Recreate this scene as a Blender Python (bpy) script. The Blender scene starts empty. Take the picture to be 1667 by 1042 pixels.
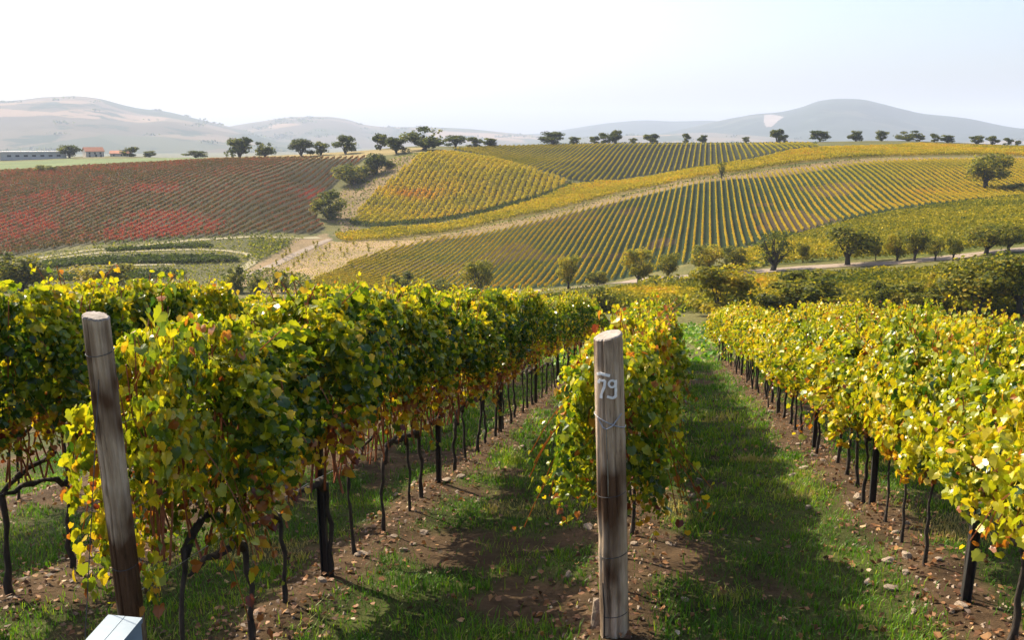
import bpy, math, random
import numpy as np
from mathutils import Vector, Matrix

rng = np.random.default_rng(7)
random.seed(7)
sc = bpy.context.scene
COL = sc.collection
R = math.radians

# ------------------------------------------------------------------ camera, sky, sun, exposure
FPX, PW, PH = 1500.0, 1667.0, 1042.0            # focal length and picture size of the photograph
PITCH = math.atan(296 / FPX)
cam_d = bpy.data.cameras.new('camera')
cam = bpy.data.objects.new('camera', cam_d)
COL.objects.link(cam)
cam.location = (0, 0, 0)
cam.rotation_euler = (math.pi / 2 - PITCH, 0, 0)
cam_d.angle = 2 * math.atan(PW / 2 / FPX)
cam_d.clip_start, cam_d.clip_end = 0.1, 30000
sc.camera = cam

SUN_AZ, SUN_EL = R(-47), R(41)
world = bpy.data.worlds.new('World')
sc.world = world
world.use_nodes = True
wn = world.node_tree
sky = wn.nodes.new('ShaderNodeTexSky')
sky.sky_type = 'NISHITA'
sky.sun_disc = False
sky.sun_elevation = SUN_EL
sky.sun_rotation = SUN_AZ
sky.altitude = 100
sky.air_density = 0.9
sky.dust_density = 4.5
sky.ozone_density = 2.5
wn.links.new(sky.outputs[0], wn.nodes['Background'].inputs[0])
wn.nodes['Background'].inputs[1].default_value = 0.14
sun_d = bpy.data.lights.new('sun', 'SUN')
sun_d.energy = 5.0
sun_d.angle = R(0.5)
sun_d.color = (1.0, 0.87, 0.64)
sun = bpy.data.objects.new('sun', sun_d)
COL.objects.link(sun)
sdir = Vector((math.sin(SUN_AZ) * math.cos(SUN_EL), math.cos(SUN_AZ) * math.cos(SUN_EL), math.sin(SUN_EL)))
sun.rotation_euler = sdir.to_track_quat('Z', 'Y').to_euler()
sun.location = (-20, 10, 30)
sc.view_settings.view_transform = 'Standard'
sc.view_settings.look = 'None'
sc.view_settings.exposure = 1.06
sc.view_settings.gamma = 1.0
sc.cycles.max_bounces = 6
sc.cycles.diffuse_bounces = 2
sc.cycles.transparent_max_bounces = 4
sc.cycles.volume_bounces = 0
HAZE_DENSITY = 0.00012


# ------------------------------------------------------------------ small maths
def pray(px, py):
    u = (px - PW / 2) / FPX
    v = (py - PH / 2) / FPX
    return np.array([u, math.cos(PITCH) - v * math.sin(PITCH), -math.sin(PITCH) - v * math.cos(PITCH)])


def project(x, y, z):
    c, s = math.cos(PITCH), math.sin(PITCH)
    d = y * c - z * s
    return PW / 2 + FPX * x / d, PH / 2 - FPX * (y * s + z * c) / d


def pchip(x, y, q):
    x = np.asarray(x, float); y = np.asarray(y, float)
    h = np.diff(x); dl = np.diff(y) / h
    m = np.zeros_like(y)
    for i in range(1, len(x) - 1):
        if dl[i - 1] * dl[i] > 0:
            w1, w2 = 2 * h[i] + h[i - 1], h[i] + 2 * h[i - 1]
            m[i] = (w1 + w2) / (w1 / dl[i - 1] + w2 / dl[i])
    m[0], m[-1] = dl[0], dl[-1]
    q = np.clip(q, x[0], x[-1])
    k = np.clip(np.searchsorted(x, q) - 1, 0, len(x) - 2)
    t = (q - x[k]) / h[k]
    return ((1 + 2 * t) * (1 - t) ** 2 * y[k] + t * (1 - t) ** 2 * h[k] * m[k]
            + t * t * (3 - 2 * t) * y[k + 1] + t * t * (t - 1) * h[k] * m[k + 1])


def vnoise(x, y, seed=0):
    x = np.asarray(x, float); y = np.asarray(y, float)
    xi = np.floor(x).astype(np.int64); yi = np.floor(y).astype(np.int64)
    fx, fy = x - xi, y - yi
    fx = fx * fx * (3 - 2 * fx); fy = fy * fy * (3 - 2 * fy)

    def hsh(a, b):
        n = (a * 374761393 + b * 668265263 + seed * 1442695041) & 0xffffffff
        n = ((n ^ (n >> 13)) * 1274126177) & 0xffffffff
        return ((n ^ (n >> 16)) & 0xffff) / 65535.0
    return ((hsh(xi, yi) * (1 - fx) + hsh(xi + 1, yi) * fx) * (1 - fy)
            + (hsh(xi, yi + 1) * (1 - fx) + hsh(xi + 1, yi + 1) * fx) * fy)


def fbm(x, y, seed=0, o=3):
    a, s, t = 0.5, 0.0, 0.0
    for i in range(o):
        s = s + a * vnoise(np.asarray(x) * 2 ** i, np.asarray(y) * 2 ** i, seed + i); t += a; a *= 0.5
    return s / t


def sstep(a, b, x):
    t = np.clip((x - a) / (b - a), 0, 1)
    return t * t * (3 - 2 * t)


ONES = ['', 'first', 'second', 'third', 'fourth', 'fifth', 'sixth', 'seventh', 'eighth', 'ninth', 'tenth', 'eleventh', 'twelfth',
        'thirteenth', 'fourteenth', 'fifteenth', 'sixteenth', 'seventeenth', 'eighteenth', 'nineteenth']
TENS = ['', '', 'twent', 'thirt', 'fort', 'fift', 'sixt', 'sevent', 'eight', 'ninet']


def ordinal(n):
    if n < 20:
        return ONES[n]
    if n >= 100:
        return 'hundredth' if n == 100 else 'hundred-' + ordinal(n - 100)
    return TENS[n // 10] + ('ieth' if n % 10 == 0 else 'y-' + ONES[n % 10])


# ------------------------------------------------------------------ mesh helpers
class MB:
    """collects vertex and face arrays (with one 'tint' number per vertex) and links them as one mesh object"""

    def __init__(s):
        s.V, s.F, s.T, s.n = [], [], [], 0

    def add(s, V, F, tint=0.5):
        V = np.asarray(V, float).reshape(-1, 3)
        if isinstance(F, np.ndarray):
            F = [F]
        for f in F:
            f = np.asarray(f, np.int64)
            if f.size:
                s.F.append(f + s.n)
        s.V.append(V)
        s.T.append(np.broadcast_to(np.asarray(tint, float), (len(V),)).copy())
        s.n += len(V)

    def mesh(s, name, smooth=False):
        me = bpy.data.meshes.new(name)
        V = np.concatenate(s.V); T = np.concatenate(s.T)
        me.vertices.add(len(V))
        me.vertices.foreach_set('co', V.astype(np.float32).ravel())
        ls = np.concatenate([f.ravel() for f in s.F])
        cnt = np.concatenate([np.full(len(f), f.shape[1], np.int64) for f in s.F])
        st = np.concatenate([[0], np.cumsum(cnt)[:-1]])
        me.loops.add(len(ls))
        me.loops.foreach_set('vertex_index', ls.astype(np.int32))
        me.polygons.add(len(cnt))
        me.polygons.foreach_set('loop_start', st.astype(np.int32))
        me.polygons.foreach_set('use_smooth', np.full(len(cnt), smooth, bool))
        me.update(calc_edges=True)
        a = me.attributes.new('tint', 'FLOAT', 'POINT')
        a.data.foreach_set('value', T.astype(np.float32))
        return me

    def build(s, name, mat, parent=None, loc=None, rotz=0.0, smooth=False):
        me = s.mesh(name, smooth)
        me.materials.append(mat)
        o = bpy.data.objects.new(name, me)
        COL.objects.link(o)
        if parent is not None:
            o.parent = parent
        if loc is not None:
            o.location = loc
        o.rotation_euler = (0, 0, rotz)
        return o


def tag(o, label=None, cat=None, group=None, kind=None):
    if label: o['label'] = label
    if cat: o['category'] = cat
    if group: o['group'] = group
    if kind: o['kind'] = kind
    return o


def empty(name, loc, rotz=0.0):
    o = bpy.data.objects.new(name, None)
    o.empty_display_size = 0.2
    COL.objects.link(o)
    o.location = loc
    o.rotation_euler = (0, 0, rotz)
    return o


KIDS = {}


def kid(parent, child):
    child.parent = parent
    KIDS.setdefault(parent.name, []).append(child)
    return child


def dup(src, loc, rotz=0.0, scale=(1, 1, 1)):
    r = src.copy(); COL.objects.link(r)
    r.location = loc; r.rotation_euler = (0, 0, rotz); r.scale = scale
    for ch in KIDS.get(src.name, []):
        c = ch.copy(); COL.objects.link(c); c.parent = r
        KIDS.setdefault(r.name, []).append(c)
        for g in KIDS.get(ch.name, []):
            d = g.copy(); COL.objects.link(d); d.parent = c
    return r


def tube(pts, rad, n=6, cap=True):
    pts = np.asarray(pts, float); rad = np.broadcast_to(np.asarray(rad, float), (len(pts),))
    d = np.gradient(pts, axis=0); d /= np.linalg.norm(d, axis=1)[:, None] + 1e-9
    ref = np.where(np.abs(d[:, 2:3]) > 0.9, [[1.0, 0, 0]], [[0, 0, 1.0]])
    a = np.cross(d, ref); a /= np.linalg.norm(a, axis=1)[:, None] + 1e-9
    b = np.cross(d, a)
    th = np.arange(n) * 2 * math.pi / n
    V = pts[:, None] + rad[:, None, None] * (np.cos(th)[None, :, None] * a[:, None] + np.sin(th)[None, :, None] * b[:, None])
    F = []
    for i in range(len(pts) - 1):
        for j in range(n):
            k = (j + 1) % n
            F.append((i * n + j, (i + 1) * n + j, (i + 1) * n + k, i * n + k))
    out = [np.array(F)]
    if cap:
        out.append(np.array([list(range(n)), [(len(pts) - 1) * n + j for j in range(n)][::-1]]))
    return V.reshape(-1, 3), out


def box(cx, cy, cz, sx, sy, sz):
    x, y, z = sx / 2, sy / 2, sz / 2
    V = np.array([(-x, -y, -z), (x, -y, -z), (x, y, -z), (-x, y, -z), (-x, -y, z), (x, -y, z), (x, y, z), (-x, y, z)]) + (cx, cy, cz)
    F = np.array([(0, 3, 2, 1), (4, 5, 6, 7), (0, 1, 5, 4), (1, 2, 6, 5), (2, 3, 7, 6), (3, 0, 4, 7)])
    return V, F


def unit(v):
    return v / (np.linalg.norm(v, axis=-1, keepdims=True) + 1e-9)


def cards(C, size, nrm=None, spread=1.0, asp=1.0):
    """small leaf-clump quads (lozenges) at centres C; nrm = preferred normals"""
    n = len(C)
    r = unit(rng.normal(size=(n, 3)))
    N = unit(r * spread + (0 if nrm is None else nrm))
    a = unit(np.cross(N, unit(rng.normal(size=(n, 3)))))
    b = np.cross(N, a)
    size = np.broadcast_to(np.asarray(size, float), (n,))[:, None]
    h = size * 0.62
    V = np.stack([C - a * h, C - b * h * asp + N * h * 0.2, C + a * h, C + b * h * asp + N * h * 0.2], 1)
    F = np.arange(n * 4).reshape(n, 4)
    return V.reshape(-1, 3), F


# vine leaf templates (petiole at origin, tip at +Y, folded along the midrib)
half = [(0.12, -0.13), (0.36, -0.14), (0.50, 0.08), (0.46, 0.24), (0.58, 0.40), (0.38, 0.58), (0.30, 0.74), (0.12, 0.80)]
out_hi = [(0, 0.02)] + half + [(0, 1.0)] + [(-x, y) for x, y in half[::-1]]
LV_HI = np.array([(0, 0.30, 0.03)] + [(x, y, 0.30 * abs(x) - 0.22 * max(y - 0.3, 0) ** 2 - 0.16 * abs(x) * max(y, 0)) for x, y in out_hi])
m_ = len(out_hi)
LF_HI = np.array([(0, 1 + i, 1 + (i + 1) % m_) for i in range(m_)])
LV_LO = np.array([(0, -0.02, 0), (0.42, -0.1, 0.12), (0.52, 0.45, 0.14), (0, 1.0, -0.10), (-0.52, 0.45, 0.14), (-0.42, -0.1, 0.12)])
LF_LO = np.array([(0, 1, 2, 3), (0, 3, 4, 5)])


def leaves(C, tipdir, nrm, size, LV=LV_HI, LF=LF_HI):
    n = len(C)
    Y = unit(tipdir)
    X = unit(np.cross(Y, nrm)); Z = np.cross(X, Y)
    size = np.broadcast_to(np.asarray(size, float), (n,))
    w = size * rng.uniform(0.85, 1.15, n)
    curl = rng.uniform(-0.3, 3.2, n)
    V = (C[:, None] + X[:, None] * (LV[None, :, 0:1] * w[:, None, None]) + Y[:, None] * (LV[None, :, 1:2] * size[:, None, None])
         + Z[:, None] * (LV[None, :, 2:3] * (size * curl)[:, None, None]))
    k = len(LV)
    F = (LF[None] + (np.arange(n) * k)[:, None, None]).reshape(-1, LF.shape[1])
    return V.reshape(-1, 3), F, k


# ------------------------------------------------------------------ materials
def mat(name):
    m = bpy.data.materials.new(name); m.use_nodes = True
    nt = m.node_tree
    b = nt.nodes['Principled BSDF']
    return m, nt, b


def ramp(nt, stops, src=None):
    r = nt.nodes.new('ShaderNodeValToRGB')
    e = r.color_ramp.elements
    while len(e) < len(stops): e.new(0.5)
    for x, (p, c) in zip(e, stops):
        x.position = p; x.color = (*c, 1)
    if src is not None: nt.links.new(src, r.inputs[0])
    return r


def noise(nt, scale, detail=4, rough=0.6, coord=None, vec=None):
    n = nt.nodes.new('ShaderNodeTexNoise')
    n.inputs['Scale'].default_value = scale; n.inputs['Detail'].default_value = detail; n.inputs['Roughness'].default_value = rough
    if vec is not None: nt.links.new(vec, n.inputs['Vector'])
    return n


def tcoord(nt, which='Object', scale=None):
    t = nt.nodes.new('ShaderNodeTexCoord')
    if scale is None: return t.outputs[which]
    mp = nt.nodes.new('ShaderNodeMapping'); mp.inputs['Scale'].default_value = scale
    nt.links.new(t.outputs[which], mp.inputs[0])
    return mp.outputs[0]


def foliage_mat(name, stops, trans=0.45, spec=0.25, rough=0.55, tboost=1.35):
    """leaf colour from the per-leaf tint; light passes through the blade"""
    m, nt, b = mat(name)
    at = nt.nodes.new('ShaderNodeAttribute'); at.attribute_name = 'tint'
    cr = ramp(nt, stops, at.outputs['Fac'])
    nt.links.new(cr.outputs[0], b.inputs['Base Color'])
    b.inputs['Roughness'].default_value = rough
    b.inputs['Specular IOR Level'].default_value = spec
    tr = nt.nodes.new('ShaderNodeBsdfTranslucent')
    mx = nt.nodes.new('ShaderNodeVectorMath'); mx.operation = 'MULTIPLY'
    mx.inputs[1].default_value = (tboost, tboost * 1.0, tboost * 0.55)
    nt.links.new(cr.outputs[0], mx.inputs[0]); nt.links.new(mx.outputs[0], tr.inputs[0])
    ms = nt.nodes.new('ShaderNodeMixShader'); ms.inputs[0].default_value = trans
    nt.links.new(b.outputs[0], ms.inputs[1]); nt.links.new(tr.outputs[0], ms.inputs[2])
    nt.links.new(ms.outputs[0], nt.nodes['Material Output'].inputs['Surface'])
    return m


VINE = foliage_mat('vine_leaf', [(0.0, (0.012, 0.035, 0.006)), (0.25, (0.03, 0.075, 0.008)), (0.45, (0.12, 0.18, 0.010)), (0.62, (0.36, 0.36, 0.014)),
                                 (0.78, (0.58, 0.42, 0.016)), (0.88, (0.42, 0.15, 0.02)), (1.0, (0.13, 0.025, 0.015))], 0.42, 0.55, 0.34)
FIELD = foliage_mat('field_vine_leaf', [(0.0, (0.02, 0.04, 0.006)), (0.3, (0.055, 0.08, 0.009)), (0.5, (0.20, 0.185, 0.012)), (0.75, (0.46, 0.345, 0.017)), (1.0, (0.46, 0.18, 0.02))], 0.3, 0.1, 0.7)
REDV = foliage_mat('red_vine_leaf', [(0.0, (0.04, 0.045, 0.014)), (0.35, (0.13, 0.105, 0.03)), (0.6, (0.24, 0.095, 0.045)), (1.0, (0.44, 0.06, 0.042))], 0.3, 0.1, 0.7)
TREE = foliage_mat('tree_leaf', [(0.0, (0.016, 0.027, 0.008)), (0.35, (0.065, 0.085, 0.016)), (0.65, (0.18, 0.175, 0.02)), (0.85, (0.34, 0.28, 0.02)), (1.0, (0.36, 0.17, 0.03))], 0.5, 0.15, 0.6)
GRASS = foliage_mat('grass_blade', [(0.0, (0.02, 0.055, 0.008)), (0.45, (0.075, 0.20, 0.009)), (0.75, (0.22, 0.30, 0.02)), (1.0, (0.36, 0.29, 0.12))], 0.4, 0.3, 0.5)
LITTER = foliage_mat('dead_leaf', [(0.0, (0.07, 0.035, 0.02)), (0.5, (0.24, 0.11, 0.045)), (0.8, (0.42, 0.24, 0.10)), (1.0, (0.5, 0.42, 0.30))], 0.15, 0.3, 0.6)


def simple(name, c1, c2, scale=8, rough=0.8, bump=0.0, stretch=None, metallic=0.0, detail=5):
    m, nt, b = mat(name)
    n = noise(nt, scale, detail, 0.65, vec=tcoord(nt, 'Object', stretch))
    cr = ramp(nt, [(0.32, c1), (0.68, c2)], n.outputs[0])
    nt.links.new(cr.outputs[0], b.inputs['Base Color'])
    b.inputs['Roughness'].default_value = rough; b.inputs['Metallic'].default_value = metallic
    if bump:
        bp = nt.nodes.new('ShaderNodeBump'); bp.inputs['Strength'].default_value = bump; bp.inputs['Distance'].default_value = 0.02
        nt.links.new(n.outputs[0], bp.inputs['Height']); nt.links.new(bp.outputs[0], b.inputs['Normal'])
    return m


BARK = simple('bark', (0.012, 0.009, 0.007), (0.07, 0.052, 0.04), 30, 0.9, 0.8, (1, 1, 0.25))
TRUNKM = simple('tree_bark', (0.02, 0.015, 0.012), (0.06, 0.048, 0.035), 3, 0.9)
CANE = simple('cane', (0.15, 0.035, 0.018), (0.34, 0.11, 0.04), 20, 0.6)
STEEL = simple('dark_steel', (0.025, 0.026, 0.03), (0.09, 0.085, 0.085), 14, 0.5, 0.1, (1, 1, 0.2), 0.5)
WIREM = simple('wire_steel', (0.22, 0.22, 0.22), (0.42, 0.42, 0.42), 30, 0.4, 0, None, 0.7)
PAINT = simple('white_paint', (0.72, 0.70, 0.67), (0.92, 0.91, 0.89), 55, 0.7)
STONE = simple('stone', (0.15, 0.11, 0.08), (0.40, 0.31, 0.235), 9, 0.9, 0.5)
BOXM = simple('pale_blue_metal', (0.15, 0.21, 0.27), (0.22, 0.28, 0.34), 6, 0.45)
DARKG = simple('black_gap', (0.02, 0.02, 0.02), (0.04, 0.04, 0.04), 6, 0.8)
WALLM = simple('cream_render', (0.55, 0.47, 0.38), (0.68, 0.60, 0.50), 0.6, 0.9)
SHEDM = simple('grey_sheet', (0.42, 0.40, 0.37), (0.52, 0.50, 0.47), 0.4, 0.7)
ROOFM = simple('terracotta', (0.30, 0.11, 0.06), (0.44, 0.19, 0.11), 1.5, 0.9)
FASCIA = simple('white_fascia', (0.65, 0.60, 0.55), (0.78, 0.74, 0.68), 1.0, 0.7)
GLASSM = simple('dark_window', (0.03, 0.035, 0.04), (0.06, 0.065, 0.07), 1.0, 0.2)


def wood_mat(name='weathered_wood', lo=0.38, hi=0.52):
    m, nt, b = mat(name)
    v = tcoord(nt, 'Object', (1, 1, 0.07))
    n1 = noise(nt, 26, 8, 0.75, vec=v)
    n2 = noise(nt, 4, 3, 0.5, vec=tcoord(nt, 'Object', (1, 1, 0.45)))
    c1 = ramp(nt, [(0.33, (0.07, 0.05, 0.035)), (0.43, (0.36, 0.27, 0.19)), (0.72, (0.70, 0.58, 0.46))], n1.outputs[0])
    c2 = ramp(nt, [(lo, (0.22, 0.15, 0.11)), (hi, (1, 0.97, 0.93))], n2.outputs[0])
    mx = nt.nodes.new('ShaderNodeMix'); mx.data_type = 'RGBA'; mx.blend_type = 'MULTIPLY'; mx.inputs[0].default_value = 1
    nt.links.new(c1.outputs[0], mx.inputs[6]); nt.links.new(c2.outputs[0], mx.inputs[7])
    nt.links.new(mx.outputs[2], b.inputs['Base Color'])
    b.inputs['Roughness'].default_value = 0.85; b.inputs['Specular IOR Level'].default_value = 0.2
    bp = nt.nodes.new('ShaderNodeBump'); bp.inputs['Strength'].default_value = 0.9; bp.inputs['Distance'].default_value = 0.012
    nt.links.new(n1.outputs[0], bp.inputs['Height']); nt.links.new(bp.outputs[0], b.inputs['Normal'])
    return m


WOOD = wood_mat()
WOODL = wood_mat('stained_wood', 0.47, 0.55)
CUTM = simple('cut_wood', (0.20, 0.165, 0.13), (0.36, 0.31, 0.27), 30, 0.9, 0.3)


def ground_mat():
    """land cover colour comes from the ground_cover attribute, broken up by noise; bumps for clods"""
    m, nt, b = mat('ground')
    at = nt.nodes.new('ShaderNodeAttribute'); at.attribute_name = 'ground_cover'
    geo = nt.nodes.new('ShaderNodeNewGeometry')
    n1 = noise(nt, 2.2, 8, 0.72, vec=geo.outputs['Position'])
    n2 = noise(nt, 0.06, 4, 0.6, vec=geo.outputs['Position'])
    c1 = ramp(nt, [(0.3, (0.30, 0.28, 0.26)), (0.7, (1.6, 1.55, 1.5))], n1.outputs[0])
    c2 = ramp(nt, [(0.3, (0.74, 0.78, 0.72)), (0.7, (1.2, 1.15, 1.1))], n2.outputs[0])
    prev = at.outputs['Color']
    for c in (c1, c2):
        mx = nt.nodes.new('ShaderNodeMix'); mx.data_type = 'RGBA'; mx.blend_type = 'MULTIPLY'; mx.inputs[0].default_value = 1
        nt.links.new(prev, mx.inputs[6]); nt.links.new(c.outputs[0], mx.inputs[7]); prev = mx.outputs[2]
    nt.links.new(prev, b.inputs['Base Color'])
    b.inputs['Roughness'].default_value = 0.95; b.inputs['Specular IOR Level'].default_value = 0.1
    n3 = noise(nt, 9, 8, 0.7, vec=geo.outputs['Position'])
    bp = nt.nodes.new('ShaderNodeBump'); bp.inputs['Strength'].default_value = 0.8; bp.inputs['Distance'].default_value = 0.05
    nt.links.new(n3.outputs[0], bp.inputs['Height']); nt.links.new(bp.outputs[0], b.inputs['Normal'])
    return m


GROUND = ground_mat()
TRACKM = simple('dirt_track', (0.17, 0.125, 0.085), (0.26, 0.20, 0.145), 0.5, 0.95)

# ------------------------------------------------------------------ terrain
PHI = R(9.5)
TV = np.array([math.sin(PHI), math.cos(PHI)]); LVEC = np.array([math.cos(PHI), -math.sin(PHI)])
ROWS = [-5.9, -4.0, -2.1, -0.2, 1.7, 3.6]


def tl_xy(t, l):
    return t * TV[0] + l * LVEC[0], t * TV[1] + l * LVEC[1]


def near_z(x, y):
    t = x * TV[0] + y * TV[1]; l = x * LVEC[0] + y * LVEC[1]
    lc = 25 * np.tanh(l / 25)
    z = -(1.8 + 0.17 * t - 0.063 * lc) - 0.008 * np.clip(t - 22, 0, 20) ** 2
    ph = np.abs((l + 0.2) / 1.9 - np.round((l + 0.2) / 1.9)) * 1.9
    z = z + 0.05 * np.exp(-(ph / 0.3) ** 2) + 0.07 * (fbm(x * 0.9, y * 0.9, 3) - 0.5) + 0.035 * (fbm(x * 4, y * 4, 9) - 0.5)
    return z


COLS = {  # photo column: (distance, photo row) of points on the land, far crest last
    -500: [(225, 458), (300, 424), (480, 285), (640, 266), (700, 262)],
    0: [(225, 455), (290, 418), (480, 279), (640, 262), (700, 258)],
    200: [(225, 455), (290, 398), (480, 269), (600, 257), (680, 254)],
    400: [(225, 456), (300, 383), (480, 259), (540, 255)],
    540: [(225, 457), (250, 440), (310, 386), (340, 362), (400, 312), (470, 258), (530, 249)],
    700: [(190, 482), (215, 475), (280, 408), (300, 387), (335, 359), (440, 249), (530, 238)],
    850: [(192, 474), (205, 469), (300, 363), (345, 328), (400, 276), (480, 255), (560, 236)],
    1000: [(183, 463), (195, 458), (320, 327), (380, 296), (560, 233)],
    1150: [(100, 515), (172, 446), (190, 427), (250, 366), (340, 293), (400, 272), (560, 232)],
    1300: [(100, 517), (168, 437), (225, 386), (365, 276), (430, 243), (560, 231)],
    1450: [(100, 517), (165, 430), (255, 348), (375, 263), (480, 239), (560, 229)],
    1667: [(100, 515), (165, 405), (290, 321), (390, 260), (480, 244), (560, 236)],
    2200: [(100, 510), (165, 395), (290, 318), (390, 262), (480, 246), (560, 238)],
}
az_f = np.concatenate([np.arange(-90, -36, 1.5), np.arange(-36, 36, 0.2), np.arange(36, 90.1, 1.5)])
AZ = np.radians(az_f)
DD = np.concatenate([np.geomspace(0.7, 34, 120)[:-1], np.linspace(34, 150, 90)[:-1], np.linspace(150, 600, 290)[:-1], np.geomspace(600, 14000, 40)])
col_az, col_z = [], []
for px, pts in COLS.items():
    a = math.atan2(*pray(px, 350)[:2])
    ds, zs = [], []
    for d in (8, 20, 30):
        x, y = d * math.sin(a), d * math.cos(a)
        ds.append(d); zs.append(float(-(1.8 + 0.17 * (x * TV[0] + y * TV[1]) - 0.063 * 25 * np.tanh((x * LVEC[0] + y * LVEC[1]) / 25))))
    if pts[0][0] > 100:
        ds.append(100); zs.append(-19.8)
    for d, py in pts:
        r = pray(px, py)
        ds.append(d); zs.append(d * r[2] / math.hypot(r[0], r[1]))
    zl = zs[-1]
    for dd, dz in ((80, -2.5), (220, -14), (600, -38), (1600, -45), (14000, -60)):
        ds.append(ds[len(ds) - 1] * 0 + pts[-1][0] + dd); zs.append(min(zl + dz, -20) if dd > 300 else zl + dz)
    col_az.append(a); col_z.append(pchip(np.log(ds), zs, np.log(np.clip(DD, 8, 1e5))))
col_az = np.array(col_az); col_z = np.array(col_z)
TAB = np.zeros((len(AZ), len(DD)))
for j in range(len(DD)):
    TAB[:, j] = pchip(col_az, col_z[:, j], AZ)
GX = DD[None, :] * np.sin(AZ)[:, None]; GY = DD[None, :] * np.cos(AZ)[:, None]
w_ = sstep(30, 62, DD)[None, :]
TAB = near_z(GX, GY) * (1 - w_) + TAB * w_
TAB += w_ * 0.5 * (fbm(GX / 14, GY / 14, 21) - 0.5)


def zt(x, y):
    """terrain height (bilinear on the terrain grid)"""
    x = np.asarray(x, float); y = np.asarray(y, float)
    a = np.clip(np.arctan2(x, y), AZ[0], AZ[-1] - 1e-6); d = np.clip(np.hypot(x, y), DD[0], DD[-1] - 1e-3)
    i = np.clip(np.searchsorted(AZ, a) - 1, 0, len(AZ) - 2); j = np.clip(np.searchsorted(DD, d) - 1, 0, len(DD) - 2)
    u = (a - AZ[i]) / (AZ[i + 1] - AZ[i]); v = (d - DD[j]) / (DD[j + 1] - DD[j])
    return (TAB[i, j] * (1 - u) + TAB[i + 1, j] * u) * (1 - v) + (TAB[i, j + 1] * (1 - u) + TAB[i + 1, j + 1] * u) * v


def hit(px, py, dmin=45, dmax=660):
    """the point of the land seen at a photo pixel"""
    r = pray(px, py); r = r / math.hypot(r[0], r[1])
    d = np.linspace(dmin, dmax, 2500)
    g = d * r[2] - zt(d * r[0], d * r[1])
    k = np.where(g < 0)[0]
    if len(k) == 0:
        k = [int(np.argmin(g))]
    dd = d[k[0]]
    return np.array([dd * r[0], dd * r[1]])


def hits(pl, **k):
    return np.array([hit(x, y, **k) for x, y in pl])


def inside(P, x, y):
    x = np.asarray(x); y = np.asarray(y)
    c = np.zeros(x.shape, bool)
    n = len(P)
    for i in range(n):
        x1, y1 = P[i]; x2, y2 = P[(i + 1) % n]
        with np.errstate(divide='ignore', invalid='ignore'):
            k = ((y1 > y) != (y2 > y)) & (x < (x2 - x1) * (y - y1) / (y2 - y1 + 1e-12) + x1)
        c ^= k
    return c


POLY = {
    'red': [(-260, 292), (0, 280), (150, 271), (330, 262), (480, 258), (600, 256), (576, 272), (545, 300), (518, 330), (512, 350), (528, 372), (520, 380), (380, 384), (250, 392), (150, 398), (60, 410), (0, 420), (-260, 440)],
    'yellow': [(688, 252), (735, 249), (800, 258), (870, 277), (928, 297), (900, 312), (860, 326), (800, 341), (740, 354), (680, 362), (610, 368), (570, 362), (592, 335), (622, 305), (652, 280), (672, 262)],
    'top': [(737, 243), (800, 238.5), (900, 236.5), (1000, 235.5), (1150, 234.5), (1320, 234), (1334, 240), (1240, 254), (1130, 273), (1040, 287), (960, 297), (925, 292), (870, 275), (800, 256)],
    'strip': [(545, 386), (610, 376), (700, 370), (800, 350), (862, 332), (935, 303), (975, 299), (1130, 277), (1250, 257), (1345, 243), (1500, 236), (1667, 242), (1800, 244), (1800, 258), (1667, 254), (1560, 253), (1400, 257), (1280, 269), (1180, 283), (1080, 301), (1000, 317), (930, 335), (870, 350), (790, 366), (700, 383), (600, 392), (560, 396)],
    'striped': [(500, 474), (520, 452), (580, 424), (640, 404), (720, 388), (800, 379), (870, 363), (940, 345), (1000, 330), (1090, 309), (1180, 293), (1290, 277), (1400, 267), (1500, 262), (1600, 260), (1667, 261), (1800, 262), (1800, 318), (1667, 319), (1580, 327), (1500, 335), (1420, 348), (1340, 366), (1270, 386), (1200, 405), (1150, 420), (1090, 437), (1020, 452), (930, 465), (820, 471), (700, 474)],
    'lower': [(1800, 324), (1667, 324), (1580, 333), (1500, 343), (1420, 357), (1340, 376), (1270, 397), (1190, 420), (1190, 438), (1300, 428), (1420, 421), (1550, 414), (1667, 398), (1800, 390)],
    'valley': [(760, 500), (860, 494), (1000, 479), (1100, 471), (1200, 462), (1300, 455), (1420, 448), (1550, 442), (1700, 428), (1850, 420), (1850, 500), (1667, 512), (1400, 514), (1200, 512), (1000, 508), (860, 502)],
    'slope': [(440, 440), (480, 416), (540, 394), (620, 392), (720, 386), (800, 378), (720, 389), (640, 405), (580, 425), (520, 452), (496, 478), (430, 476)],
    'road': [(532, 380), (545, 395), (500, 418), (450, 445), (380, 475), (330, 475), (400, 440), (455, 410), (480, 388)],
    'band': [(600, 393), (700, 384), (790, 367), (870, 352), (1000, 318), (1180, 284), (1400, 258), (1667, 255), (1667, 261), (1400, 267), (1180, 293), (1000, 330), (870, 363), (720, 389)],
    'gully': [(560, 366), (530, 360), (545, 320), (575, 292), (610, 270), (640, 258), (690, 250), (672, 262), (652, 280), (622, 305), (592, 335), (570, 362), (590, 374), (540, 384)],
    'green_field': [(-300, 292), (0, 279), (150, 270), (330, 261), (335, 254), (200, 258), (0, 263), (-300, 270)],
    'tan_rim': [(330, 262), (480, 258), (600, 256), (690, 248), (690, 240), (560, 246), (420, 252), (335, 254)],
    'basin': [(-200, 440), (0, 424), (60, 413), (200, 400), (380, 388), (470, 388), (450, 412), (400, 438), (320, 475), (-200, 478)],
}
WP = {k: hits(v) for k, v in POLY.items()}

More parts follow.
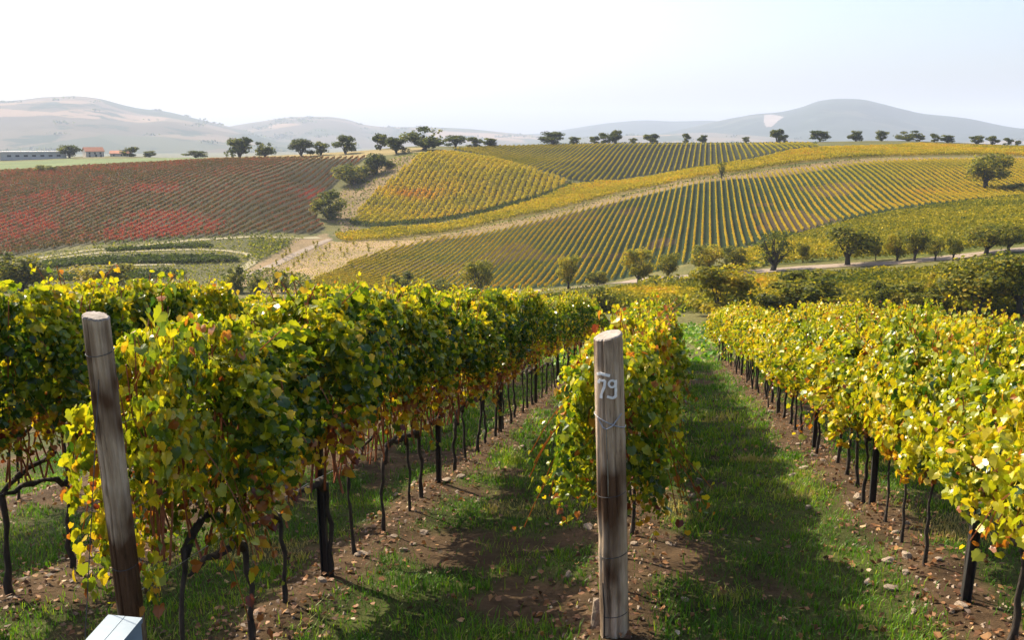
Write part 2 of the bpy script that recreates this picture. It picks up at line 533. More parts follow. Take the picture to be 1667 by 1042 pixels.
# land cover per terrain vertex
gx, gy = GX.ravel(), GY.ravel()
gd = np.hypot(gx, gy)
GC = np.tile(np.array([[0.085, 0.095, 0.030]]), (len(gx), 1))
mixn = fbm(gx / 9, gy / 9, 31)[:, None]
GC = GC * (1 - 0.5 * mixn) + np.array([[0.15, 0.12, 0.05]]) * 0.5 * mixn
COVER = {'valley': (0.10, 0.10, 0.03), 'lower': (0.09, 0.11, 0.025), 'strip': (0.16, 0.13, 0.035), 'striped': (0.016, 0.032, 0.009),
         'slope': (0.27, 0.20, 0.115), 'band': (0.19, 0.14, 0.075), 'top': (0.022, 0.027, 0.010), 'yellow': (0.10, 0.085, 0.025), 'gully': (0.18, 0.135, 0.075),
         'red': (0.042, 0.040, 0.02), 'green_field': (0.11, 0.15, 0.06), 'tan_rim': (0.22, 0.18, 0.08), 'basin': (0.085, 0.085, 0.035), 'road': (0.22, 0.165, 0.095)}
for k, c in COVER.items():
    GC[inside(WP[k], gx, gy) & (gd > 60)] = c
# brown soil shows between the rows on the left part of the striped field
lp = gx * LVEC[0] + gy * LVEC[1]
soil = inside(WP['striped'], gx, gy) & (gd > 60) & (fbm(gx / 25, gy / 25, 5) + sstep(-40, -110, lp) * 0.5 > 0.62)
GC[soil] = (0.055, 0.042, 0.024)
nearm = gd < 45
tt = gx * TV[0] + gy * TV[1]
ph = np.abs((lp + 0.2) / 1.9 - np.round((lp + 0.2) / 1.9)) * 1.9


def grassiness(x, y):
    l = x * LVEC[0] + y * LVEC[1]
    p = np.abs((l + 0.2) / 1.9 - np.round((l + 0.2) / 1.9)) * 1.9
    g = sstep(0.10, 0.34, p + 0.25 * (fbm(x * 2.2, y * 2.2, 41) - 0.5))
    return g * sstep(0.31, 0.45, fbm(x * 1.1, y * 1.1, 17) + 0.12 * (vnoise(x * 5, y * 5, 2) - 0.5))


gr = grassiness(gx, gy)[:, None]
nc = np.array([[0.085, 0.055, 0.034]]) * (1 - gr) + np.array([[0.055, 0.065, 0.020]]) * gr
wn_ = (1 - sstep(34, 50, gd))[:, None]
GC = GC * (1 - wn_) + nc * wn_

na, nd = len(AZ), len(DD)
idx = np.arange(na * nd).reshape(na, nd)
F = np.stack([idx[:-1, :-1].ravel(), idx[1:, :-1].ravel(), idx[1:, 1:].ravel(), idx[:-1, 1:].ravel()], 1)
mb = MB()
mb.add(np.stack([gx, gy, TAB.ravel()], 1), F[:, ::-1])
terrain = mb.build('ground', GROUND, smooth=True)
tag(terrain, kind='structure')
ca = terrain.data.attributes.new('ground_cover', 'FLOAT_COLOR', 'POINT')
ca.data.foreach_set('color', np.concatenate([GC, np.ones((len(GC), 1))], 1).astype(np.float32).ravel())
# the land behind the photographer
ta = np.radians(np.concatenate([np.arange(90, 270.1, 3)])); td = np.geomspace(0.7, 400, 40)
bx, by = td[None] * np.sin(ta)[:, None], td[None] * np.cos(ta)[:, None]
dcl = np.minimum(1, 60 / np.maximum(np.hypot(bx, by), 1e-6))
bz = near_z(bx * dcl, by * dcl)
fr_ = np.abs((ta - math.pi) / (math.pi / 2))[:, None] ** 8
bz = bz * (1 - fr_) + zt(bx, np.maximum(by, 0)) * fr_
bi = np.arange(bx.size).reshape(bx.shape)
mb = MB()
mb.add(np.stack([bx.ravel(), by.ravel(), bz.ravel()], 1), np.stack([bi[:-1, :-1].ravel(), bi[:-1, 1:].ravel(), bi[1:, 1:].ravel(), bi[1:, :-1].ravel()], 1))
# the small disc right under the camera
n_c = 48
ring = np.array([(0.7 * math.sin(a), 0.7 * math.cos(a)) for a in np.arange(n_c) * 2 * math.pi / n_c])
zc = near_z(ring[:, 0], ring[:, 1])
mb.add(np.concatenate([np.stack([ring[:, 0], ring[:, 1], zc], 1), [[0, 0, float(near_z(0.0, 0.0))]]]), np.array([(i, (i + 1) % n_c, n_c) for i in range(n_c)]))
back = mb.build('ground_behind', GROUND, smooth=True)
tag(back, kind='structure')
ca = back.data.attributes.new('ground_cover', 'FLOAT_COLOR', 'POINT')
ca.data.foreach_set('color', np.tile(np.array([0.07, 0.075, 0.025, 1], np.float32), len(back.data.vertices)))


# ------------------------------------------------------------------ far hills
def hill_mat(name, fields, woods, scale, thr, quarry=False):
    m, nt, b = mat(name)
    geo = nt.nodes.new('ShaderNodeNewGeometry')
    mp = nt.nodes.new('ShaderNodeMapping'); mp.inputs['Scale'].default_value = (1, 1, 2.2)
    nt.links.new(geo.outputs['Position'], mp.inputs[0])
    nz = noise(nt, scale * 0.6, 3, 0.5, vec=mp.outputs[0])
    ad = nt.nodes.new('ShaderNodeMix'); ad.data_type = 'VECTOR'; ad.inputs[0].default_value = 0.02
    vo = nt.nodes.new('ShaderNodeTexVoronoi'); vo.inputs['Scale'].default_value = scale
    nt.links.new(mp.outputs[0], vo.inputs['Vector'])
    cf = ramp(nt, fields, None); cf.color_ramp.interpolation = 'CONSTANT'
    sep = nt.nodes.new('ShaderNodeSeparateColor'); nt.links.new(vo.outputs['Color'], sep.inputs[0]); nt.links.new(sep.outputs[0], cf.inputs[0])
    nw = noise(nt, scale * 1.3, 7, 0.68, vec=mp.outputs[0])
    cw = ramp(nt, [(thr, (0, 0, 0)), (thr + 0.04, (1, 1, 1))], nw.outputs[0])
    mx = nt.nodes.new('ShaderNodeMix'); mx.data_type = 'RGBA'
    nt.links.new(cw.outputs[0], mx.inputs[0]); nt.links.new(cf.outputs[0], mx.inputs[6]); mx.inputs[7].default_value = (*woods, 1)
    nt.links.new(mx.outputs[2], b.inputs['Base Color'])
    b.inputs['Roughness'].default_value = 1; b.inputs['Specular IOR Level'].default_value = 0
    return m


FIELDS = [(0.0, (0.10, 0.085, 0.05)), (0.25, (0.17, 0.13, 0.08)), (0.45, (0.065, 0.075, 0.035)), (0.62, (0.26, 0.18, 0.11)), (0.72, (0.12, 0.10, 0.06)), (0.9, (0.085, 0.09, 0.045))]
HM1 = hill_mat('hill_fields', FIELDS, (0.04, 0.055, 0.025), 0.0019, 0.54)
HM2 = hill_mat('mountain_woods', [(0.0, (0.045, 0.06, 0.04)), (0.8, (0.07, 0.075, 0.05))], (0.03, 0.045, 0.03), 0.0016, 0.45)
HILLS = []


def hill(name, sky_px, d, front, m, rough=10, base=-75, step=5.0):
    px = np.array([p[0] for p in sky_px]); py = np.array([p[1] for p in sky_px])
    q = np.arange(px[0], px[-1] + 1, step)
    yy = pchip(px, py, q)
    az, zc = [], []
    for x, y in zip(q, yy):
        r = pray(x, y); az.append(math.atan2(r[0], r[1])); zc.append(d * r[2] / math.hypot(r[0], r[1]))
    az = np.array(az)[:, None]; zc = np.array(zc)[:, None]
    s = np.concatenate([np.linspace(0, 1, 46 if step > 3 else 90), np.linspace(1, 2, 16)[1:]])[None]
    dist = np.where(s < 1, d - front * (1 - s), d + front * 0.9 * (s - 1))
    prof = np.where(s < 1, np.sin(s * math.pi / 2) ** 1.25, np.cos((s - 1) * math.pi / 2))
    X, Y = dist * np.sin(az), dist * np.cos(az)
    amp = np.sin(np.clip(s, 0, 1) * math.pi) * (s < 1)
    Z = base + (zc - base) * prof + amp * rough * 9 * (fbm(X / 760, Y / 760, 77, 4) - 0.5)
    i = np.arange(X.size).reshape(X.shape)
    mb = MB()
    mb.add(np.stack([X.ravel(), Y.ravel(), Z.ravel()], 1), np.stack([i[:-1, :-1].ravel(), i[1:, :-1].ravel(), i[1:, 1:].ravel(), i[:-1, 1:].ravel()], 1)[:, ::-1])
    o = mb.build(name, m, smooth=True)
    tag(o, kind='structure')
    HILLS.append((X, Y, Z))
    return o


hill('hills', [(-1700, 222), (-1200, 204), (-800, 198), (-420, 190), (-300, 180), (-150, 176), (0, 166), (40, 163), (80, 158.5), (120, 157), (160, 161), (200, 171), (230, 177), (260, 180), (320, 193), (370, 205), (450, 222), (520, 234)], 7600, 3600, HM1, 9)
hill('hills', [(300, 228), (360, 209), (390, 203), (430, 197), (490, 190), (530, 189.5), (560, 193), (595, 203), (640, 207.5), (700, 208), (760, 210), (830, 216), (900, 223), (960, 232)], 8400, 3000, HM1, 7)
hill('hills', [(760, 226), (830, 219), (880, 217), (930, 209), (1000, 199), (1050, 195.5), (1100, 197), (1150, 196), (1200, 200), (1300, 212), (1400, 224)], 10200, 2800, HM2, 8)
MOUNTAIN = hill('mountain', [(1060, 222), (1130, 208), (1190, 194), (1230, 186), (1270, 182), (1305, 174), (1335, 164), (1365, 160.5), (1395, 161), (1430, 168), (1470, 179), (1510, 187), (1560, 193), (1620, 204), (1667, 209), (1760, 214), (1900, 220), (2200, 226)], 8000, 2700, HM2, 14, step=2.0)
hill('hills', [(880, 228), (960, 222), (1050, 219), (1150, 216.5), (1300, 217), (1400, 219.5), (1500, 224), (1700, 226)], 6800, 1900, HM1, 3)

# the pale quarry face on the mountain's shoulder: bare rock faces of the mountain itself
me = MOUNTAIN.data
me.materials.append(simple('quarry_rock', (0.17, 0.135, 0.11), (0.24, 0.19, 0.155), 0.01, 1.0))
QP = np.array([(1244, 187), (1258, 186), (1276, 190), (1268, 195), (1263, 200), (1256, 206), (1247, 206), (1243, 197)], float)
for p_ in me.polygons:
    c_ = p_.center
    qx, qy = project(c_.x, c_.y, c_.z)
    if inside(QP, np.array([qx]), np.array([qy]))[0]: p_.material_index = 1

# woodland clumps on the far hills
mb = MB()
for hi, nclump, dens in ((0, 260, 1.0), (1, 160, 1.0), (4, 40, 1.0)):
    X, Y, Z = HILLS[hi]
    tries = 0
    made = 0
    while made < nclump and tries < 9000:
        tries += 1
        i, j = rng.integers(0, X.shape[0]), rng.integers(3, 40)
        x, y, z = X[i, j], Y[i, j], Z[i, j]
        if fbm(x / 340, y / 340, 91) < 0.52: continue
        made += 1
        n = rng.integers(6, 26)
        c = np.stack([x + rng.normal(0, 22, n), y + rng.normal(0, 10, n), z + rng.uniform(1, 12, n)], 1)
        V, Fq = cards(c, rng.uniform(8, 15, n), np.array([[0, -0.3, 0.6]]))
        mb.add(V, Fq, np.repeat(rng.uniform(0.05, 0.45, n), 4))
tag(mb.build('woodland', TREE), 'dark far-off woods and hedgerows dotted over the hazy hills', 'woodland', kind='stuff')


# ------------------------------------------------------------------ tracks (thin sheets draped on the land)
def strip(name, pts_px, width, m, lift=0.05, **k):
    P = hits(pts_px, **k)
    seg = np.concatenate([[0], np.cumsum(np.linalg.norm(np.diff(P, axis=0), axis=1))])
    s = np.arange(0, seg[-1], 1.5)
    C = np.stack([np.interp(s, seg, P[:, 0]), np.interp(s, seg, P[:, 1])], 1)
    ker = np.ones(9) / 9
    Cp = np.pad(C, ((4, 4), (0, 0)), mode='edge')
    C = np.stack([np.convolve(Cp[:, i], ker, 'valid') for i in (0, 1)], 1)
    T = unit(np.gradient(C, axis=0)); N = np.stack([-T[:, 1], T[:, 0]], 1)
    n = 7
    V = []
    wv = width * (0.85 + 0.3 * fbm(s / 6, s * 0, 4))
    for j in range(n):
        q = C + N * ((j / (n - 1) - 0.5) * wv)[:, None]
        V.append(np.stack([q[:, 0], q[:, 1], zt(q[:, 0], q[:, 1]) + lift], 1))
    V = np.stack(V, 1)
    i = np.arange(len(s) * n).reshape(len(s), n)
    mb = MB()
    mb.add(V.reshape(-1, 3), np.stack([i[:-1, :-1].ravel(), i[:-1, 1:].ravel(), i[1:, 1:].ravel(), i[1:, :-1].ravel()], 1))
    o = mb.build(name, m, smooth=True)
    return tag(o, kind='structure')


VALLEY_TRACK = [(690, 490), (740, 487), (830, 478), (900, 471), (1000, 461), (1080, 455), (1180, 447), (1280, 438.5), (1400, 430), (1520, 423), (1600, 414), (1700, 404), (1850, 396)]
strip('track', VALLEY_TRACK, 5.0, TRACKM, 0.08)
BERM = simple('pale_berm', (0.19, 0.165, 0.085), (0.29, 0.245, 0.135), 0.4, 0.95)
strip('path', [(-120, 447), (0, 433), (60, 420), (120, 411), (200, 403), (290, 393), (380, 387), (470, 388), (530, 386)], 2.8, BERM, 0.08)
strip('path', [(60, 424), (150, 413), (250, 408), (330, 406), (390, 410), (420, 420), (405, 432), (370, 450)], 2.4, BERM, 0.1)
strip('path', [(40, 440), (120, 435), (220, 432), (300, 431)], 2.2, BERM, 0.1)
strip('track', [(540, 388), (500, 405), (455, 428), (410, 446), (350, 470)], 2.2, TRACKM, 0.08)


# ------------------------------------------------------------------ vineyards on the hills
def scan(P, az, spacing, off=0.0):
    """row segments of direction az clipped to polygon P"""
    u = np.array([math.sin(az), math.cos(az)]); w = np.array([math.cos(az), -math.sin(az)])
    L = P @ w; S = P @ u
    out = []
    for l in np.arange(L.min() + spacing * 0.5 + off, L.max(), spacing):
        cr = []
        for i in range(len(P)):
            l1, l2, s1, s2 = L[i], L[(i + 1) % len(P)], S[i], S[(i + 1) % len(P)]
            if (l1 > l) != (l2 > l):
                cr.append(s1 + (s2 - s1) * (l - l1) / (l2 - l1))
        cr.sort()
        out.append([(l, cr[i], cr[i + 1]) for i in range(0, len(cr) - 1, 2) if cr[i + 1] - cr[i] > 4])
    return [o for o in out if o], u, w


def row_leaves(mb, l, s0, s1, u, w, per_m, size, hgt, wid, tint, origin, thin=0.0, soft=0.9):
    n = int((s1 - s0) * per_m)
    s = rng.uniform(s0, s1, n)
    if thin > 0:
        s = s[vnoise(s * 0.45, np.full(n, l), 5) > thin]; n = len(s)
    lat = rng.normal(0, wid * 0.42, n)
    h = 0.25 + (hgt - 0.25) * rng.beta(1.6, 1.0, n) * (0.82 + 0.28 * vnoise(s * 0.8, np.full(n, l), 8))
    x = u[0] * s + w[0] * (l + lat); y = u[1] * s + w[1] * (l + lat)
    c = np.stack([x, y, zt(x, y) + h], 1)
    nr = np.stack([w[0] * np.sign(lat), w[1] * np.sign(lat), 0.5 + 0 * lat], 1)
    V, Fq = cards(c - origin, size * rng.uniform(0.7, 1.3, n), nr, soft)
    mb.add(V, Fq, np.repeat(tint(x, y, h, n), 4))
    # a row's stems and shaded inner wood: a thin dark wall of trunks
    return n


AZ_E = math.atan2(*pray(1147, 300)[:2])
AZ_C = math.atan2(*pray(1150, 250)[:2])


def field_rows(P, az, spacing, per_m, size, hgt, wid, tint, m, name_label, group, thin=0.0, off=0.0, limit=999):
    rows, u, w = scan(P, az, spacing, off)
    for k, segs in enumerate(rows):
        l, s0, _ = segs[0]
        ox, oy = u[0] * s0 + w[0] * l, u[1] * s0 + w[1] * l
        org = np.array([ox, oy, float(zt(ox, oy))])
        pass
    flat = [s for segs in rows for s in segs]
    order = sorted(range(len(flat)), key=lambda i: flat[i][1] - flat[i][2])[:limit]
    keep = set(order)
    rest = MB(); c = 0
    for i, (l, a, b) in enumerate(flat):
        ox, oy = u[0] * a + w[0] * l, u[1] * a + w[1] * l
        org = np.array([ox, oy, float(zt(ox, oy))])
        mb = MB() if i in keep else rest
        if i not in keep: org = np.zeros(3)
        row_leaves(mb, l, a - rng.uniform(0, 2), b + rng.uniform(-1.5, 1.5), u, w, per_m, size, hgt, wid, tint, org, thin)
        if i in keep:
            c += 1
            o = mb.build('vine_row', m, loc=tuple(org))
            tag(o, name_label.format(ordinal(c)), 'vine row', group)
    if rest.n:
        tag(rest.build('vine_rows', m), 'shorter vine rows filling the corners of the autumn-red field', 'vine rows', kind='stuff')
    return len(flat)


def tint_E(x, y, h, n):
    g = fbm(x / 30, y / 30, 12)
    return np.clip(0.42 + 0.30 * (h / 1.0) + 0.35 * (g - 0.4) + rng.normal(0, 0.10, n), 0, 1)  # tint climbs with height: sunlit row tops put into the leaf colour


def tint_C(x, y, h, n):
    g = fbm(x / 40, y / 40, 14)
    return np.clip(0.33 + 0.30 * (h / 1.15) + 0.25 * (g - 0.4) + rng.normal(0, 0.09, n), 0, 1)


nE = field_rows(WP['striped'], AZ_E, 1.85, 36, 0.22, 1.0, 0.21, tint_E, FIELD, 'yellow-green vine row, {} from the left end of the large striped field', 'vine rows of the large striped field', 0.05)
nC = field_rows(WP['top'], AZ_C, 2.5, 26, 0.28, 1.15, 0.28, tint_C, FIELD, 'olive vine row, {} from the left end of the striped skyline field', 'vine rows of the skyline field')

RED_SPOTS = [(275, 362, 85, 20, 1.0), (215, 378, 50, 12, .9), (325, 368, 35, 14, .8), (35, 365, 75, 24, 0.95), (95, 322, 55, 14, 0.75), (255, 306, 45, 7, 0.8), (513, 316, 24, 14, 1.0), (60, 300, 80, 10, 0.3), (170, 290, 90, 7, .3), (215, 297, 30, 5, .4), (30, 282, 150, 4, .45), (450, 285, 60, 5, .25), (300, 275, 60, 4, .25)]


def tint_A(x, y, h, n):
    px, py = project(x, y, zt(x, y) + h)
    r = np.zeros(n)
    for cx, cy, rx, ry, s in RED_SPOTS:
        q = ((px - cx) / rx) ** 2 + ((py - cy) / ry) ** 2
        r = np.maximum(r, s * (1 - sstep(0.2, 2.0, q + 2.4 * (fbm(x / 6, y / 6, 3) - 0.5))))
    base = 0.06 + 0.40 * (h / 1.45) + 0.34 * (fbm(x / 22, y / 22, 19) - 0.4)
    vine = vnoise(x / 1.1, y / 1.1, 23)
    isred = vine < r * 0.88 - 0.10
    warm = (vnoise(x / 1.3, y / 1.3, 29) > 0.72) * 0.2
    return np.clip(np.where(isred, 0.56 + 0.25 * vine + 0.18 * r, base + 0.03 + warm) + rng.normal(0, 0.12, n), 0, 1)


pa, pb = hit(141, 389), hit(269, 342)
pc_, pd_ = hit(378, 378), hit(477, 309)
azA = [math.atan2(*(b - a)) for a, b in ((pa, pb), (pc_, pd_))]
AZ_A = (azA[0] + azA[1]) / 2
print('azA', [math.degrees(a) for a in azA], 'rows', nE, nC)
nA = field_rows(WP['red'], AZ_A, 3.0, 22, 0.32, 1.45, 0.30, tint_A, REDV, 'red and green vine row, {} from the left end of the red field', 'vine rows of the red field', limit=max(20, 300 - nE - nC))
print('rows A', nA)


def mass(name, P, az, spacing, per_m, size, hgt, wid, tint, label, thin=0.0):
    rows, u, w = scan(P, az, spacing)
    mb = MB()
    for segs in rows:
        for (l, a, b) in segs:
            row_leaves(mb, l, a, b, u, w, per_m, size, hgt, wid, tint, np.zeros(3), thin)
    o = mb.build(name, FIELD)
    return tag(o, label, 'vines', kind='stuff')


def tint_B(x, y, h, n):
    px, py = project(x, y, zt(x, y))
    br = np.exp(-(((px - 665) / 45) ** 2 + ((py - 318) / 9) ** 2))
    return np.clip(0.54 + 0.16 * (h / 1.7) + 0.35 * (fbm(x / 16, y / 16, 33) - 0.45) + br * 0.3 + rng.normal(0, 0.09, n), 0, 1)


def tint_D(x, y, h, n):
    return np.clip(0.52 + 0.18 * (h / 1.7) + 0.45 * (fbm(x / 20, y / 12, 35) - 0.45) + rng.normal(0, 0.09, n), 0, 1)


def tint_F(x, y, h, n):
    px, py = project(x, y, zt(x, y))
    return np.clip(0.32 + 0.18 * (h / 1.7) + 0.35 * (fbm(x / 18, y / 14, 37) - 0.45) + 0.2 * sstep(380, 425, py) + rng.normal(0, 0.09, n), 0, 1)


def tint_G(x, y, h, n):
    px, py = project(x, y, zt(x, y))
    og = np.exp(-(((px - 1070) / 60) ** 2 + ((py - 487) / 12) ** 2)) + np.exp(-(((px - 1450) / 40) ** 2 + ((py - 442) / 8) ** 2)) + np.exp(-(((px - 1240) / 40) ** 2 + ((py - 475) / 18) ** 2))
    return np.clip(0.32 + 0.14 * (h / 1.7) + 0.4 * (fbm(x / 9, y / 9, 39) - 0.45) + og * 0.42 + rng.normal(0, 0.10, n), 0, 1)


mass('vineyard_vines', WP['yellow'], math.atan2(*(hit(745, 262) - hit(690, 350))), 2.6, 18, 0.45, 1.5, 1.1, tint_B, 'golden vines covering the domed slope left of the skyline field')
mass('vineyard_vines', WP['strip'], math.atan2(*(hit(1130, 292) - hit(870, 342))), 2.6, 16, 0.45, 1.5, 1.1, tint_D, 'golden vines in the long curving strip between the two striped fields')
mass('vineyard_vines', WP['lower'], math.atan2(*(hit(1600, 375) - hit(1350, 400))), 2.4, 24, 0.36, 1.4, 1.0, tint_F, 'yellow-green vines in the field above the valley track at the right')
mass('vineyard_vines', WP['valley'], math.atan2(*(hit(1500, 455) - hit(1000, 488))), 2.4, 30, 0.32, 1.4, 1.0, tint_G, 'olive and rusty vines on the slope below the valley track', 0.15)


# scrub: dark banks of the terraced basin and rough growth near the foot of the slope; also dark strips standing for shade
def scrub(name, poly, n, size, hgt, tlo, thi, label):
    P = hits(poly)
    lo, hi = P.min(0), P.max(0)
    q = rng.uniform(lo, hi, (n * 3, 2)); q = q[inside(P, q[:, 0], q[:, 1])][:n]
    k = len(q)
    lump = 0.35 + 0.9 * fbm(q[:, 0] / 3, q[:, 1] / 3, 55)
    h = hgt * lump * rng.beta(1.5, 1, k)
    c = np.stack([q[:, 0], q[:, 1], zt(q[:, 0], q[:, 1]) + h], 1)
    V, Fq = cards(c, size * rng.uniform(0.6, 1.4, k), np.array([[0, -0.2, 0.5]]))
    mb = MB(); mb.add(V, Fq, np.repeat(np.clip(rng.uniform(tlo, thi, k) + 0.3 * (lump - 0.8), 0, 1), 4))
    return tag(mb.build(name, TREE), label, 'scrub', kind='stuff')


scrub('scrub', [(70, 429), (150, 424), (250, 420), (330, 418), (385, 421), (390, 427), (300, 430), (200, 431), (70, 439)], 7000, 0.45, 1.3, 0.0, 0.35, 'dark green scrub on the middle bank of the terraced basin')
scrub('scrub', [(170, 408), (260, 402), (340, 399), (350, 403), (260, 406), (180, 411)], 2500, 0.4, 1.1, 0.05, 0.4, 'dark scrub on the upper bank of the terraced basin')
scrub('scrub', [(60, 449), (130, 446), (240, 443), (300, 443), (300, 454), (60, 458)], 4000, 0.4, 1.2, 0.0, 0.4, 'dark scrub on the lower bank of the terraced basin')
scrub('scrub', [(400, 392), (480, 390), (470, 402), (450, 414), (420, 428), (395, 424), (410, 410)], 900, 0.45, 1.2, 0.2, 0.7, 'sparse grey-green scrub at the rounded end of the terraces')
scrub('scrub', [(150, 400), (240, 394), (380, 385), (470, 384), (470, 388), (380, 390), (240, 399), (150, 406)], 500, 0.5, 1.7, 0.15, 0.5, 'small dotted bushes along the lower edge of the red field')
scrub('scrub', [(880, 470), (1100, 458), (1250, 448), (1250, 456), (1100, 468), (880, 482)], 1500, 0.25, 0.4, 0.4, 0.8, 'dry yellow weeds along the near side of the valley track')
scrub('scrub', [(1060, 496), (1220, 494), (1400, 490), (1667, 480), (1800, 478), (1800, 512), (1667, 516), (1400, 518), (1200, 516), (1060, 512)], 7000, 0.40, 0.9, 0.05, 0.6, 'dark rough undergrowth at the foot of the slope behind the vines')
scrub('scrub', [(360, 452), (440, 440), (500, 455), (520, 474), (360, 478)], 1800, 0.4, 1.6, 0.1, 0.6, 'dark weeds at the lower end of the bare slope')
scrub('scrub', [(1190, 424), (1270, 402), (1400, 372), (1420, 366), (1400, 380), (1290, 412), (1200, 434)], 700, 0.5, 1.0, 0.2, 0.6, 'low growth along the lower edge of the large striped field')
scrub('scrub', [(1040, 462), (1120, 456), (1180, 440), (1220, 428), (1260, 432), (1180, 450), (1040, 470)], 900, 0.5, 1.4, 0.3, 0.9, 'yellow-green brush where the track passes the striped field')


scrub('dry_grass', [(0, 424), (60, 413), (200, 400), (380, 388), (500, 386), (450, 412), (400, 438), (320, 470), (0, 470)], 9000, 0.32, 0.4, 0.3, 0.75, 'tufts of olive and dry grass over the terraced basin')
scrub('dry_grass', POLY['slope'], 3500, 0.24, 0.35, 0.5, 0.85, 'sparse dry grass over the bare tan slope with young vines')
scrub('dry_grass', POLY['band'], 5000, 0.24, 0.4, 0.4, 0.85, 'dry weeds on the pale band above the large striped field')
scrub('scrub', POLY['gully'], 1500, 0.5, 0.9, 0.2, 0.7, 'low weeds on the brown gully between red and golden vines')
scrub('scrub', [(575, 360), (612, 366), (680, 360), (740, 352), (800, 339), (860, 324), (900, 311), (930, 298), (934, 303), (905, 316), (862, 330), (800, 346), (740, 358), (680, 366), (610, 372), (568, 366)], 9000, 0.45, 1.3, 0.0, 0.3, 'dark clumps standing for row-end shade along the lower edge of the golden slope')  # added strip: shade below the golden rows shaped as dark clumps
scrub('scrub', [(735, 246), (800, 259), (870, 278), (925, 294), (960, 300), (1040, 290), (1130, 276), (1240, 257), (1330, 242), (1330, 244), (1240, 260), (1130, 279), (1040, 293), (960, 304), (920, 297), (865, 281), (800, 262), (735, 249)], 5000, 0.45, 0.9, 0.05, 0.4, 'dark strip of clumps for row-end shade along the lower edge of the skyline field')  # dark clumps added in place of shadow where the skyline rows end
scrub('scrub', [(700, 386), (790, 369), (870, 353), (930, 339), (1000, 320), (1080, 304), (1180, 286), (1280, 272), (1400, 260), (1400, 263), (1280, 275), (1180, 289), (1080, 307), (1000, 324), (930, 343), (870, 357), (790, 373), (700, 389)], 5000, 0.4, 0.9, 0.15, 0.7, 'brown weedy line under the curving golden strip')
scrub('scrub', [(1200, 406), (1270, 388), (1340, 368), (1420, 350), (1500, 337), (1580, 329), (1667, 321), (1800, 320), (1800, 323), (1667, 325), (1580, 333), (1500, 342), (1420, 355), (1340, 374), (1270, 394), (1200, 413)], 5000, 0.4, 0.9, 0.0, 0.35, 'dark clumps for row-end shade along the lower right edge of the large striped field')  # added low-tint clumps: shade at the striped rows' ends put into colour
scrub('scrub', [(735, 241), (900, 235), (1150, 233), (1330, 233), (1330, 235), (1150, 235), (900, 237), (740, 244)], 2500, 0.5, 0.9, 0.05, 0.35, 'dark line of hedge along the skyline above the striped field')


# ------------------------------------------------------------------ trees
def make_tree(kind, seed, nq, q, crown_lo, lobes, tlo, thi, spread=0.36, limbs=6, fill=0.5, trunk_r=0.045):
    """unit tree: 1 high and about 1 wide, > trunk, crown"""
    g = np.random.default_rng(seed)
    root = empty(kind, (0, 0, -500))
    tm = MB()
    top = crown_lo + 0.35 * (1 - crown_lo)
    lean = g.normal(0, 0.04, 2)
    pts = [(0, 0, -0.03), (0.01, 0, 0.05), (lean[0] * 0.5, lean[1] * 0.5, crown_lo * 0.7 + 0.02), (lean[0], lean[1], top)]
    V, Fq = tube(pts, [trunk_r * 1.5, trunk_r * 1.1, trunk_r * 0.9, trunk_r * 0.5], 7); tm.add(V, Fq)
    lob = []
    for i in range(lobes):
        a = i * 2.4 + g.uniform(-0.5, 0.5); rr = spread * math.sqrt(g.uniform(0.02, 1)) * 1.0
        zc = crown_lo + (1 - crown_lo) * g.uniform(0.14, 0.86)
        zf = (zc - crown_lo) / (1 - crown_lo)
        rr *= (1.0 - 0.7 * max(0, zf - 0.45)) * (0.75 + 0.5 * min(zf * 2, 1) * 0.5)
        r = g.uniform(0.13, 0.22)
        lob.append((rr * math.cos(a), rr * math.sin(a), min(zc, 1 - r * 0.8), r))
    for i in range(limbs):
        x, y, z, r = lob[i % len(lob)]
        b0 = crown_lo * g.uniform(0.55, 1.0)
        V, Fq = tube([(lean[0] * 0.6, lean[1] * 0.6, b0), (x * 0.45, y * 0.45, b0 * 0.55 + z * 0.45), (x, y, z)], [trunk_r * 0.6, trunk_r * 0.4, trunk_r * 0.12], 5); tm.add(V, Fq)
    kid(root, tm.build('trunk', TRUNKM))
    wts = np.array([l[3] ** 2 for l in lob]); wts /= wts.sum()
    pick = g.choice(len(lob), nq, p=wts)
    L = np.array(lob)[pick]
    dv = unit(g.normal(size=(nq, 3)))
    rad = g.uniform(0, 1, nq) ** fill
    c = L[:, :3] + dv * (L[:, 3] * rad)[:, None] * np.array([1.15, 1.15, 0.85])
    keep = fbm(c[:, 0] * 9 + 7, c[:, 2] * 9 + c[:, 1] * 5, seed) > 0.42
    c, L, dv = c[keep], L[keep], dv[keep]
    lt = g.uniform(-0.12, 0.12, len(lob))[pick][keep]
    global rng
    sv = rng; rng = g
    V, Fq = cards(c, q * g.uniform(0.6, 1.4, len(c)), dv + np.array([[0, 0, 0.3]]), 0.9)
    rng = sv
    cm = MB(); cm.add(V, Fq, np.repeat(np.clip(g.uniform(tlo, thi, len(c)) + 0.04 + 1.4 * lt, 0, 0.9), 4))
    kid(root, cm.build('crown', TREE))
    return root


